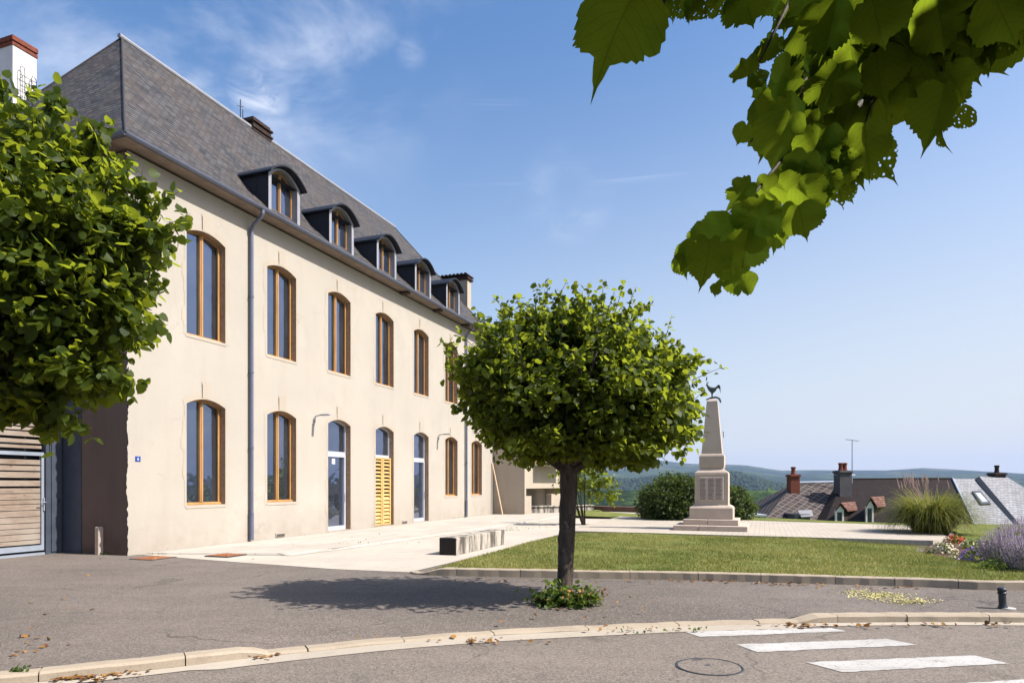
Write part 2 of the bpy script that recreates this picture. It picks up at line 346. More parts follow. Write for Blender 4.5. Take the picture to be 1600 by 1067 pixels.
def bark():
    t = NT('linden_bark'); v = t.map((7, 7, 1.6)); r = t.noise(2.2, .3, .7, 7, .7, v, .4)
    c = t.mix(r, (.035, .027, .022), (.13, .105, .085)); c = t.mix(t.math('MULTIPLY', t.noise(5, .6, .7, 5), .8), c, (.26, .27, .22))
    t.bump(r, .9, .04); return t.fin(c, .95, .1)
M['bark'] = bark()
M['twig'] = plain('green_brown_twig', (.035, .028, .016), .7)
def leafmat(name, a, b, trans, tc_=(.35, .52, .04), veins=False, holes=False):
    t = NT(name); at = t.n('ShaderNodeAttribute'); at.attribute_name = 'rnd'; r = at.outputs['Fac']
    c = t.mix(r, a, b); t.fin(c, .85 if veins else .5, 0.0 if veins else .14)
    tr = t.n('ShaderNodeBsdfTranslucent'); mx = t.n('ShaderNodeMixShader'); mx.inputs[0].default_value = trans
    tcol = t.mix(r, tuple(x*.75 for x in tc_), tc_)
    if veins:
        uv = t.n('ShaderNodeUVMap').outputs[0]; sp = t.n('ShaderNodeSeparateXYZ'); t.L(uv, sp.inputs[0])
        ax = t.math('ABSOLUTE', sp.outputs[0]); mid = t.rng(ax, .006, .016, 1, 0)
        k = t.math('FRACT', t.math('MULTIPLY', t.math('SUBTRACT', sp.outputs[1], t.math('MULTIPLY', ax, .85)), 7.0))
        lat = t.rng(t.math('ABSOLUTE', t.math('SUBTRACT', k, .5)), .03, .07, 1, 0)
        fine = t.voro(34, 'DISTANCE_TO_EDGE', uv); fv = t.math('MULTIPLY', t.rng(fine, .01, .06, 1, 0), .45)
        vn = t.math('MAXIMUM', t.math('MAXIMUM', mid, t.math('MULTIPLY', lat, .8)), fv)
        tcol = t.mix(t.math('MULTIPLY', vn, .55), tcol, (.09, .16, .01)); c = t.mix(t.math('MULTIPLY', vn, .5), c, tuple(x*1.9 for x in b))
        t.set(t.p, 'Base Color', c); t.bump(t.math('ADD', vn, t.noise(14, .2, .8, 2, vec=uv)), .25, .003)
    t.set(tr, 'Color', tcol); t.L(t.p.outputs[0], mx.inputs[1]); t.L(tr.outputs[0], mx.inputs[2])
    last = mx.outputs[0]
    if holes:
        at2 = t.n('ShaderNodeAttribute'); at2.attribute_name = 'eaten'
        h = t.noise(9, 0, 1, 3, .5, t.n('ShaderNodeUVMap').outputs[0]); v = t.voro(9, 'F1', t.n('ShaderNodeUVMap').outputs[0])
        thr = t.math('ADD', v, t.math('MULTIPLY', t.math('SUBTRACT', h, .5), .45)); hole = t.math('LESS_THAN', thr, t.math('MULTIPLY', at2.outputs['Fac'], .42))
        tp = t.n('ShaderNodeBsdfTransparent'); m2 = t.n('ShaderNodeMixShader'); t.L(hole, m2.inputs[0]); t.L(last, m2.inputs[1]); t.L(tp.outputs[0], m2.inputs[2]); last = m2.outputs[0]
    t.L(last, t.out.inputs[0]); return t.m
M['leaf'] = leafmat('linden_leaf', (.010, .022, .004), (.042, .064, .008), .38, (.46, .54, .035))
M['leaf_near'] = leafmat('linden_leaf_near', (.010, .022, .003), (.022, .042, .005), .45, (.34, .46, .025), True, True)
M['leaf_shrub'] = leafmat('shrub_leaf', (.02, .04, .012), (.06, .09, .02), .3)
M['leaf_hedge'] = leafmat('hedge_leaf', (.014, .026, .008), (.045, .068, .014), .2, (.2, .28, .03))
M['leaf_dry'] = leafmat('dry_leaf', (.10, .04, .018), (.34, .18, .05), .2, (.3, .15, .04))
M['blade'] = leafmat('grass_blade', (.06, .09, .016), (.37, .31, .12), .3, (.3, .33, .06))
M['reed'] = leafmat('ornamental_blade', (.045, .07, .012), (.21, .20, .045), .35, (.34, .36, .06))
M['plume'] = plain('grass_plume', (.40, .28, .25), .9)
M['lavstem'] = plain('silvery_stem', (.26, .25, .22), .8)
M['lavender'] = plain('lavender_bloom', (.29, .22, .31), .8)
for nm, cc in (('red', (.5, .03, .02)), ('cream', (.75, .68, .45)), ('violet', (.24, .12, .55)), ('pinkw', (.7, .5, .55))): M['petal_'+nm] = plain('petal_'+nm, cc, .6, bump=0)
def lawn():
    t = NT('lawn_ground'); c = t.mix(t.noise(.55, .35, .7, 6, .65), (.085, .12, .022), (.27, .235, .085))
    c = t.mix(t.noise(9, .3, .75, 6, .7), c, (.10, .14, .025)); c = t.mix(t.math('MULTIPLY', t.noise(3, .55, .7, 5), .5), c, (.34, .29, .13))
    t.bump(t.noise(60, .2, .8, 4), .8, .03); return t.fin(c, .95, .1)
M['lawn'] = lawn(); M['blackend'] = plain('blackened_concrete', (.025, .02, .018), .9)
def terrain():
    t = NT('valley_ground'); o = t.tc.outputs['Object']
    cell = t.voro(.0052, 'F1', None, 'Color'); sp = t.n('ShaderNodeSeparateColor'); t.L(cell, sp.inputs[0])
    fld = t.mix(sp.outputs[0], (.07, .13, .022), (.17, .22, .05)); fld = t.mix(t.rng(sp.outputs[1], .75, .85), fld, (.36, .31, .16))
    fmask = t.noise(.0022, .42, .5, 5, .6); big = t.n('ShaderNodeVectorMath'); big.operation = 'LENGTH'; t.L(o, big.inputs[0])
    fmask = t.math('MAXIMUM', fmask, t.rng(big.outputs['Value'], 2600, 3400, 0, .78))
    hed = t.rng(t.voro(.0052, 'DISTANCE_TO_EDGE'), .02, .05, 1, 0)
    fmask = t.math('MAXIMUM', fmask, hed)
    c = t.mix(fmask, fld, t.mix(t.noise(.03, .3, .7, 6, .7), (.008, .018, .007), (.032, .055, .014)))
    t.bump(t.math('MULTIPLY', t.noise(.05, .3, .7, 5, .7), fmask), .9, 9.0); return t.fin(c, 1, .0)
M['terrain'] = terrain()
M['wood_far'] = plain('far_foliage', (.024, .042, .013), .95, .05, 0, .5, .05, .5, 0)

# ------------------------------------------------------------------ terrain, ground, road
EDGE = ([-60, 3, 8, 14, 30, 60], [70, 47, 35, 28.6, 22.5, 12])
FAR = ([-900, 0, 900, 960, 1027, 1080, 1135, 1165, 1222, 1272, 1330, 1385, 1442, 1517, 1600, 1900, 2600], [20, 30, 31, 32, 38, 32, 31, 30, 22, 23, 22, 22, 25, 22, 17.5, 24, 18])
MID = ([-900, 800, 980, 1050, 1135, 1155, 1190, 1227, 1300, 1600, 2600], [5, 5, 8, 12, 17.5, 15, 5, -3, -8, -6, 0])
def vnoise(x, y, sc, seed=0):
    x = x/sc+seed*17.3; y = y/sc-seed*9.1; v = 0; a = 1
    for o in range(4):
        v = v+a*(np.sin(x*1.3+1.7*np.sin(y*.9+o))*np.cos(y*1.1+1.3*np.sin(x*.7+o*2))); x, y, a = x*2.03+y*.3, y*1.97-x*.3, a*.5
    return v/1.6
def tz(x, y):
    x = np.asarray(x, float); y = np.asarray(y, float); r = np.hypot(x, y); f = y/np.maximum(r, 1e-6)
    yy = np.maximum(y, .35*r); px = np.clip(800+FPX*x/yy, -900, 2600)
    w = y-np.interp(x, *EDGE); w = np.maximum(w, r-75)
    z0 = np.interp(w, [-1, 0, 3, 20, 120, 500, 900], [-.35, -.4, -1.2, -6.5, -20, -45, -52])
    far = np.interp(px, *FAR); mid = np.interp(px, *MID)
    rr = [900, 1250, 1700, 2300, 2900, 4200, 6000, 7500, 16000]
    hs = [-62+0*far, -38+0*far, -24+0*far, mid, mid-6, far*.6+mid*.25, far, far-14, -25+0*far]
    p = np.zeros_like(r)
    for i in range(8):
        t = np.clip((r-rr[i])/(rr[i+1]-rr[i]), 0, 1); t = t*t*(3-2*t); s = (r >= rr[i]) & (r <= rr[i+1])
        p = np.where(s, hs[i]*(1-t)+hs[i+1]*t, p)
    p = np.where(r > 16000, -25, p)
    zf = 1.6+p/FPX*r*np.maximum(f, .5)
    zf = zf+np.clip((r-900)/3000, 0, 1)*14*vnoise(x, y, 420)*np.clip((r-900)/1200, 0, 1)*np.where(r > 8000, 0, 1)*np.where((r > 5400) & (r < 6600), .45, 1)
    t = np.clip((r-500)/400, 0, 1); t = t*t*(3-2*t)
    return z0*(1-t)+zf*t
th = np.concatenate([np.linspace(-52, 52, 420), np.linspace(55, 305, 84)])
rad = np.concatenate([[3], np.linspace(8, 60, 40), np.geomspace(64, 900, 26)[:-1], np.linspace(900, 3000, 60), np.linspace(3100, 8000, 60), np.geomspace(8500, 22000, 8)])
TH, RR = np.meshgrid(np.radians(th), rad)
TX = RR*np.sin(TH); TY = RR*np.cos(TH); TZ = tz(TX, TY)
nt_, nr_ = len(th), len(rad)
vs = np.stack([TX.ravel(), TY.ravel(), TZ.ravel()], 1).tolist(); fs = []
for i in range(nr_-1):
    for j in range(nt_):
        j2 = (j+1) % nt_; fs.append((i*nt_+j, i*nt_+j2, (i+1)*nt_+j2, (i+1)*nt_+j))
fs.append(tuple(range(nt_)))
me = bpy.data.meshes.new('terrain'); me.from_pydata(vs, [], fs); me.update()
tag(link_mesh('terrain', me, M['terrain'], smooth=True), kind='structure')
# kerb line of the road (front top edge), x, y
KL = [(-40, -10), (-22, -3.2), (-13, 1.4), (-9, 3.5), (-6.5, 4.72), (-4.28, 5.72), (-3.3, 6.2), (-2.5, 6.66), (-1.37, 7.22), (-.3, 7.6), (.74, 7.86), (2.1, 8.14), (3.5, 8.3), (4.8, 8.38), (6.24, 8.36), (9, 8.2), (14, 7.7), (24, 6.2), (45, 2)]
def resample(pl, step):
    pl = [Vector((p[0], p[1], 0)) for p in pl]; out = []
    n = len(pl)
    def cr(a, b, c, d, t): return .5*((2*b)+(c-a)*t+(2*a-5*b+4*c-d)*t*t+(3*b-a-3*c+d)*t**3)
    pts = []
    for i in range(n-1):
        a, b, c, d = pl[max(i-1, 0)], pl[i], pl[i+1], pl[min(i+2, n-1)]
        for k in range(24): pts.append(cr(a, b, c, d, k/24))
    pts.append(pl[-1]); acc = 0; out = [pts[0]]
    for a, b in zip(pts, pts[1:]):
        l = (b-a).length
        while acc+l >= step:
            f = (step-acc)/l; a = a+(b-a)*f; out.append(a.copy()); l = (b-a).length; acc = 0
        acc += l
    return out
KP = resample(KL, .25)
def ktop(x): return -.062+.062*max(0, min(1, (-2.42-x)/.12)) if x < 0 else -.062+.062*max(0, min(1, (x-3.5)/.25))
def knorm(i):
    t = (KP[min(i+1, len(KP)-1)]-KP[max(i-1, 0)]).normalized(); return Vector((-t.y, t.x, 0))
ROADZ = -.10
offs = [.2, .3, .45, .7, 1.0, 1.4, 2.2, 3.5, 6, 10, 16, 24, 34]
mb = MB(); nc = len(offs)+1
for i, p in enumerate(KP):
    nn = knorm(i); kt = ktop(p.x)-.004; q = p+nn*.2; yf = float(np.interp(p.x, *EDGE))-.5
    for o in offs:
        blend = max(0, 1-(o-.2)/1.1); blend = blend*blend*(3-2*blend)
        yy = min(q.y+(o-.2)*(yf-q.y)/33.8*1.0 if o > 3 else q.y+(o-.2), yf)
        mb.v.append((q.x+(nn.x*(o-.2) if o < 1.5 else nn.x*1.2), yy, kt*blend+.0))
    mb.v.append((q.x+nn.x*1.2, yf+.3, -.6))
for i in range(len(KP)-1):
    for j in range(nc-1): mb.f.append((i*nc+j, i*nc+j+1, (i+1)*nc+j+1, (i+1)*nc+j)[::-1]); mb.m.append(0)
tag(mb.build('pavement', M['pavement'], smooth=True), kind='structure')
mb = MB()
for i, p in enumerate(KP): q = p-knorm(i)*.0; mb.v += [(q.x, q.y, ROADZ), (q.x-knorm(i).x*2, q.y-2, ROADZ), (q.x, -26, ROADZ)]
for i in range(len(KP)-1):
    for j in range(2): mb.f.append((i*3+j, i*3+j+1, (i+1)*3+j+1, (i+1)*3+j)); mb.m.append(0)
mb.quad((-42, -26, ROADZ), (46, -26, ROADZ), (46, -60, ROADZ-.02), (-42, -60, ROADZ-.02))
tag(mb.build('road', M['road']), kind='structure')
# kerb stones
def stones(name, path, width, topf, basez, ln, mat, gap=.012, bev=.022, jitter=.008):
    mb = MB(); P = resample(path, .125); per = max(1, round(ln/.125)); rnd = random.Random(3)
    i = 0
    while i < len(P)-1:
        L_ = per+rnd.choice((-1, 0, 0, 1)); j = min(i+L_, len(P)-1); seg = P[i:j+1]; dz = rnd.uniform(-jitter, jitter); do = rnd.uniform(-jitter, jitter)
        prof = [(0+do, None), (0+do, -bev), (bev+do, 0), (width-bev, 0), (width, -bev), (width, None)]
        b = len(mb.v)
        for k, p in enumerate(seg):
            t = (P[min(i+k+1, len(P)-1)]-P[max(i+k-1, 0)]).normalized(); nn = Vector((-t.y, t.x, 0))
            pp = p+t*(gap/2 if k == 0 else -gap/2 if k == len(seg)-1 else 0); tp = topf(p.x)+dz
            for o, z in prof:
                q = pp+nn*o; wob = .004*math.sin(q.x*37+q.y*21)
                mb.v.append((q.x+wob, q.y+wob, basez if z is None else tp+z+wob*.6))
        n = len(prof)
        for k in range(len(seg)-1):
            for m in range(n-1): mb.f.append((b+k*n+m, b+(k+1)*n+m, b+(k+1)*n+m+1, b+k*n+m+1)); mb.m.append(0)
        mb.f.append(tuple(b+m for m in range(n))); mb.m.append(0)
        e = b+(len(seg)-1)*n; mb.f.append(tuple(e+m for m in reversed(range(n)))); mb.m.append(0)
        i = j
    return tag(mb.build(name, mat), kind='structure')
stones('kerb', KL[2:-1], .2, ktop, -.3, 1.0, M['kerb'])
mb = MB()
for i, p in enumerate(KP):
    q = p-knorm(i)*.24*(1 if -3 < p.x < 3.6 else .55); mb.v += [(p.x, p.y, ROADZ+.016), (q.x, q.y, ROADZ+.006)]
for i in range(10, len(KP)-11): mb.f.append((i*2, i*2+1, i*2+3, i*2+2)); mb.m.append(0)
tag(mb.build('gutter_strip', M['gutter']), kind='structure')
# crossing: painted bars
mb = MB(); rd = random.Random(5)
def bar(pts):
    P = [G(x, y, ROADZ+.005) for x, y in pts]; n = 26; rows = []
    for k in range(n+1):
        f = k/n; a = P[0].lerp(P[3], f); b = P[1].lerp(P[2], f); j = .012
        rows.append((a+Vector((0, rd.uniform(-j, j), 0)), b+Vector((0, rd.uniform(-j, j), 0))))
    for r0, r1 in zip(rows, rows[1:]): mb.quad(r0[1], r1[1], r1[0], r0[0])
for b in ([(1068, 986), (1094, 994.5), (1323, 985.5), (1299, 980.5)], [(1150, 1006), (1183, 1018), (1434, 1007), (1386, 997.5)],
          [(1260, 1034), (1316, 1049.5), (1577, 1036), (1523, 1023)], [(1440, 1071), (1530, 1093), (1850, 1067), (1740, 1052)], [(1660, 1120), (1800, 1150), (2200, 1110), (2000, 1085)]): bar(b)
tag(mb.build('crossing_marks', M['bar_paint']), kind='structure')
# pale lane beside the building, footway, lawn, terrace
c0 = UV(0, 0); LW = G(648, 893)
mb = MB(); z = .006
front = [UV(.25, .02), G(380, 879), G(520, 889), G(600, 892.5), G(640, 894)]
lv = (G(640, 894)-P0).dot(NN)
mb.poly([Vector((p.x, p.y, z)) for p in front]+[UV(9, 7.6, z), UV(20, 9.5, z), UV(34, 9.5, z), UV(34, 0, z)])
tag(mb.build('pale_lane', M['lane']), kind='structure')
mb = MB(); zf = .055
fa = [(.55, .45), (1.2, 3.35), (4, 3.7), (12, 3.95), (22.5, 4.2), (34, 4.3)]
top = [UV(.3, .012, zf*.3)]+[UV(u, v, zf if u > 1.5 else zf*.4) for u, v in fa]+[UV(34, .012, zf)]
mb.poly(top)
for (u0, v0), (u1, v1) in zip(fa, fa[1:]):
    n = max(1, int((u1-u0)/1.2))
    za = zf if u0 > 1.5 else zf*.4
    for k in range(n):
        a = k/n; b = (k+1)/n-.012/max(.1, (u1-u0)); ua, va, ub, vb = u0+(u1-u0)*a, v0+(v1-v0)*a, u0+(u1-u0)*b, v0+(v1-v0)*b
        mb.poly([UV(ua, va-.0, za+.004), UV(ua, va+.16, .012), UV(ub, vb+.16, .012), UV(ub, vb, zf+.004)])
o = mb.build('footway', M['footway'])
tag(o, kind='structure')
LZ = .10
kA = [tuple(G(x, y, .13)[:2]) for x, y in ((672, 887), (850, 890.5), (1050, 893.5), (1250, 898.5), (1450, 904), (1590, 908.5))]+[(11.5, 10.6), (16, 9.7)]
def ktopL(x): return .13*min(1, max(.25, (x+1.75)/.5))
stones('lawn_kerb', [(-1.85, 12.35)]+kA, .17, ktopL, -.05, 1.0, M['kerb'], .01, .015, .004)
def lawn_z(p):
    u = (p-P0).dot(DD); v = (p-P0).dot(NN)
    e = max(0, min(1, (v-(5.6+ (u-1)*.2))/1.2)); bed = max(0, min(1, (v-14.5)/3)) * max(0, min(1, (u-3)/4))
    return .03+.08*e-.14*bed+.015*math.sin(p.x*1.3)*math.cos(p.y*1.1)
LA = [G(668, 890), Vector((*kA[0], 0))]+[Vector((*k, 0)) for k in kA[1:]]
mb = MB(); nU = 60; nV = 34
nearl = resample([(-1.55, 12.42)]+[(k[0], k[1]+.12) for k in kA[1:]], .2)
farl = [UV(9.45, 7.35)+(UV(9.0, 25)-UV(9.45, 7.35))*t for t in np.linspace(0, 1, 12)]
def at_len(pl, t):
    f = t*(len(pl)-1); i = min(int(f), len(pl)-2); return pl[i].lerp(pl[i+1], f-i)
for i in range(nU+1):
    a = at_len(nearl, i/nU); b = at_len(farl, i/nU)
    for j in range(nV+1):
        p = a.lerp(b, j/nV); zz = lawn_z(p)
        if i == 0: zz = .0
        mb.v.append((p.x, p.y, zz))
for i in range(nU):
    for j in range(nV): k = i*(nV+1)+j; mb.f.append((k, k+nV+1, k+nV+2, k+1)); mb.m.append(0)
LAWN = mb.build('lawn', M['lawn'], smooth=True); tag(LAWN, kind='structure'); lawn_v = np.array(mb.v).reshape(nU+1, nV+1, 3)
TZ_ = .14
mb = MB()
tp = [(9.5, 7.45), (9.15, 17.6), (10.4, 18.3), (16.5, 18.6), (19.6, 8.4), (19.9, 7.2)]
T = [UV(u, v, TZ_) for u, v in tp]; mb.poly(T[::-1])
for a, b in zip(T, T[1:]+T[:1]): mb.quad(a, b, b-Vector((0, 0, .4)), a-Vector((0, 0, .4)))
tag(mb.build('terrace', M['terrace']), kind='structure')
o = bpy.data.objects['terrace']
me = o.data; me.transform(Matrix.Rotation(-ANG, 4, 'Z')); o.rotation_euler.z = ANG
for nm in ('footway', 'pale_lane'):
    o = bpy.data.objects[nm]; o.data.transform(Matrix.Rotation(-ANG, 4, 'Z')); o.rotation_euler.z = ANG
# grass verge beyond the terrace
mb = MB(); vr = resample([tuple(UV(u, v)[:2]) for u, v in ((8, 31), (8.4, 24), (9.0, 19.2), (10.4, 18.35), (16.5, 18.7), (19.7, 8.5), (20.0, 5.4), (22, 4.4), (30, 4.4))], .8)
for p in vr:
    c = Vector((2, 16, 0)); dr = (p-c).normalized(); q = p.copy()
    for _ in range(120):
        if q.y > float(np.interp(q.x, *EDGE))+.2: break
        q += dr*.25
    for t, zz in ((0, .10), (.35, .12), (.75, .09), (1.0, -.35)): w = p.lerp(q, t); mb.v.append((w.x, w.y, zz+.03*math.sin(w.x*.7)))
for i in range(len(vr)-1):
    for j in range(3): k = i*4+j; mb.f.append((k, k+1, k+5, k+4)[::-1]); mb.m.append(0)
tag(mb.build('grass_verge', M['lawn'], smooth=True), kind='structure')
# far wood on the valley slopes
def far_wood():
    n = 9000; px = rng.uniform(880, 1340, n*3); r = rng.uniform(1050, 2700, n*3); x = (px-800)/FPX*r; y = r.copy()
    m = vnoise(x, y, 130, 3)+.25*(r > 2000)+.15 > rng.uniform(-.1, .25, n*3); x, y = x[m][:n], y[m][:n]; z = tz(x, y); n = len(x)
    s = rng.uniform(3.5, 7.5, n)
    ico = []; rings = ((-.2, .55), (.35, 1.0), (.95, .75)); k = 6
    for h, q in rings:
        for i in range(k): a = 2*math.pi*(i+h)/k; ico.append((q*math.cos(a), q*math.sin(a), h))
    ico.append((0, 0, 1.35)); ico = np.array(ico)
    f = []
    for a in range(2):
        for i in range(k): f.append((a*k+i, a*k+(i+1) % k, (a+1)*k+(i+1) % k)); f.append((a*k+i, (a+1)*k+(i+1) % k, (a+1)*k+i))
    for i in range(k): f.append((2*k+i, 2*k+(i+1) % k, 3*k))
    f = np.array(f); V = ico[None]*s[:, None, None]*rng.uniform(.7, 1.25, (n, len(ico), 1)); V = V+np.stack([x, y, z], 1)[:, None]
    F = f[None]+(np.arange(n)*len(ico))[:, None, None]
    return fast_mesh('distant_wood', V.reshape(-1, 3), F.reshape(-1, 3))
def fast_mesh(name, V, F, attr=None, uv=None):
    me = bpy.data.meshes.new(name); nf, k = F.shape
    me.vertices.add(len(V)); me.vertices.foreach_set('co', np.ascontiguousarray(V, dtype=np.float32).ravel())
    me.loops.add(nf*k); me.loops.foreach_set('vertex_index', np.ascontiguousarray(F, dtype=np.int32).ravel())
    me.polygons.add(nf); me.polygons.foreach_set('loop_start', np.arange(0, nf*k, k, dtype=np.int32))
    me.update(calc_edges=True)
    if attr:
        for nm, vals in attr.items(): at = me.attributes.new(nm, 'FLOAT', 'POINT'); at.data.foreach_set('value', np.ascontiguousarray(vals, dtype=np.float32))
    if uv is not None: ul = me.uv_layers.new(name='UVMap'); ul.data.foreach_set('uv', np.ascontiguousarray(uv[F.ravel()], dtype=np.float32).ravel())
    return me
tag(link_mesh('distant_wood', far_wood(), M['wood_far']), 'dark woods and hedgerow trees covering the valley slopes', 'woodland', kind='stuff')
# ------------------------------------------------------------------ the long building (local x along the front, y into the house)
BL, BW, WT = 22.1, 8.6, 9.12
hall = empty('old_schoolhouse', P0, ANG, 'long two-storey cream rendered building with steep slate roof, arched windows and five dormers', 'building')
def arch(c, w, z0, zs, rise, n=12):                 # opening outline from bottom left over the arch to bottom right
    pts = [(c-w/2, z0), (c-w/2, zs)]
    for k in range(1, n): t = k/n; pts.append((c-w/2+w*t, zs+rise*(1-(2*t-1)**2)))
    return pts+[(c+w/2, zs), (c+w/2, z0)]
CS = [2.31+2.93*k for k in range(7)]; OW = 1.3
GF = [('w', 1.05), ('w', 1.05), ('d', .06), ('s', .06), ('d', .06), ('w', 1.05), ('w', 1.05)]
UPZ, UPS, GFS, RISE, REC = 5.32, 7.90, 3.62, .165, .25
mb = MB(); rd = random.Random(11)
xs = 0.0
zs_ = [i*.07 for i in range(int(WT/.07)+1)]+[WT]
edge = [(-.012+.014*math.sin(z*3.1)*math.sin(z*1.3)+rd.uniform(-.022, .024), z) for z in zs_]
mb.poly([(x, 0, z) for x, z in edge]+[(CS[0]-OW/2, 0, WT), (CS[0]-OW/2, 0, 0)][0:2])
rv = MB()
for i, c in enumerate(CS):
    x0, x1 = c-OW/2, c+OW/2; prevz = 0
    for (z0, zs, tz1) in ((GF[i][1], GFS, 4.6), (UPZ, UPS, WT)):
        if z0 > prevz: mb.quad((x0, 0, prevz), (x1, 0, prevz), (x1, 0, z0), (x0, 0, z0))
        a = arch(c, OW, z0, zs, RISE); top = a[1:-1]
        for p, q in zip(top, top[1:]): mb.quad((p[0], 0, p[1]), (q[0], 0, q[1]), (q[0], 0, tz1), (p[0], 0, tz1))
        prevz = tz1
    nx = CS[i+1]-OW/2 if i < 6 else BL
    mb.quad((x1, 0, 0), (nx, 0, 0), (nx, 0, WT), (x1, 0, WT))
fw = mb.build('front_wall', M['render'], hall)
mb = MB()   # body behind: end wall, back, far end, set 2 cm behind the rendered sheet
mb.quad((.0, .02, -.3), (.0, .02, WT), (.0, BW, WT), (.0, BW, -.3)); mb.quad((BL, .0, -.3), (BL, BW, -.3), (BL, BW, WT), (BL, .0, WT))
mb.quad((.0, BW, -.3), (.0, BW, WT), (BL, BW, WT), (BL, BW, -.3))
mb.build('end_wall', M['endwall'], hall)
def ragged(mb_, outline, inner, c, wd, y, rr):
    n = []
    for (x, z) in outline: n.append((x, z))
    pts = []; 
    for a, b in zip(outline, outline[1:]):
        L_ = math.dist(a, b); k = max(1, int(L_/.09))
        for j in range(k): pts.append((a[0]+(b[0]-a[0])*j/k, a[1]+(b[1]-a[1])*j/k))
    pts.append(outline[-1]); cx = c; cz = (outline[0][1]+outline[1][1])/2
    outp = []; blk = wd
    for i, p in enumerate(pts):
        q0, q1 = pts[max(i-1, 0)], pts[min(i+1, len(pts)-1)]; tx, tz2 = q1[0]-q0[0], q1[1]-q0[1]; L_ = math.hypot(tx, tz2) or 1
        nx_, nz_ = -tz2/L_, tx/L_
        if i % 4 == 0: blk = wd*rr.choice((.55, .7, 1.0, 1.25, 1.5))
        w = blk+rr.uniform(-.012, .012); outp.append((p[0]+nx_*w, p[1]+nz_*w))
    for (p, q), (a, b) in zip(zip(pts, pts[1:]), zip(outp, outp[1:])): mb_.quad((p[0], y, p[1]), (q[0], y, q[1]), (b[0], y, b[1]), (a[0], y, a[1]))
def frame_mesh(mb_, c, w, z0, zs, rise, y0, y1, fw_, mull=True, fullmull=.075, rail=.10):
    o = arch(c, w, z0, zs, rise); i = arch(c, w-2*fw_, z0+rail, zs-.02, rise*.93-.02)
    i = [(x, max(z, z0+rail)) for x, z in i]
    for (p, q), (a, b) in zip(zip(o, o[1:]+o[:1]), zip(i, i[1:]+i[:1])):
        mb_.quad((p[0], y0, p[1]), (q[0], y0, q[1]), (b[0], y0, b[1]), (a[0], y0, a[1]))
        mb_.quad((a[0], y0, a[1]), (b[0], y0, b[1]), (b[0], y1, b[1]), (a[0], y1, a[1]))
    if mull:
        m = fullmull; mb_.box(c-m, c-.006, y0-.012, y1, z0+rail, zs+rise*.96-.05); mb_.box(c+.006, c+m, y0-.02, y1, z0+rail, zs+rise*.96-.05)
        mb_.box(c-.018, c+.018, y0-.032, y0-.02, z0+rail, zs+rise*.96-.06)
def make_window(c, z0, zs, rr, label=None):
    mb = MB(); frame_mesh(mb, c, OW, z0+.03, zs, RISE, REC-.07, REC, .06, True, .05, .07)
    for sgn in (-1, 1): mb.box(c+sgn*(OW/2-.07)-.012, c+sgn*(OW/2-.07)+.012, REC-.085, REC-.068, z0+.12, zs-.02)
    mb.box(c-OW/2, c+OW/2, REC-.13, REC-.07, z0+.03, z0+.09, bev=.01)
    w = mb.build('window', M['wood'], hall)
    mb = MB(); a = arch(c, OW-.1, z0+.08, zs-.01, RISE-.02); mb.poly([(x, REC-.022, z) for x, z in a][::-1])
    mb.build('pane', M['glass'], w)
    mb = MB(); a = arch(c, OW, z0, zs, RISE)
    for p, q in zip(a, a[1:]): mb.quad((p[0], 0, p[1]), (q[0], 0, q[1]), (q[0], REC, q[1]), (p[0], REC, p[1]))
    mb.build('reveal', M['reveal'], w)
    mb = MB(); ragged(mb, a, None, c, .12, -.006, rr)
    mb.box(c-OW/2-.03, c+OW/2+.03, -.012, REC-.05, z0-.05, z0+.03, bev=.008)
    k = zs+RISE; mb.poly([(c-.13, -.009, k+.015), (c+.13, -.009, k+.015), (c+.17, -.009, k+.46), (c-.17, -.009, k+.44)])
    mb.build('stone_surround', M['stone'], w)
    mb = MB(); mb.box(c-.155, c-.14, -.0135, -.0095, k+.03, k+.38); mb.build('joint_crack', M['soffit'], w)
    return w
rr = random.Random(21)
for i, c in enumerate(CS): make_window(c, UPZ, UPS, rr)
for i in (0, 1, 5, 6): make_window(CS[i], 1.05, GFS, rr)
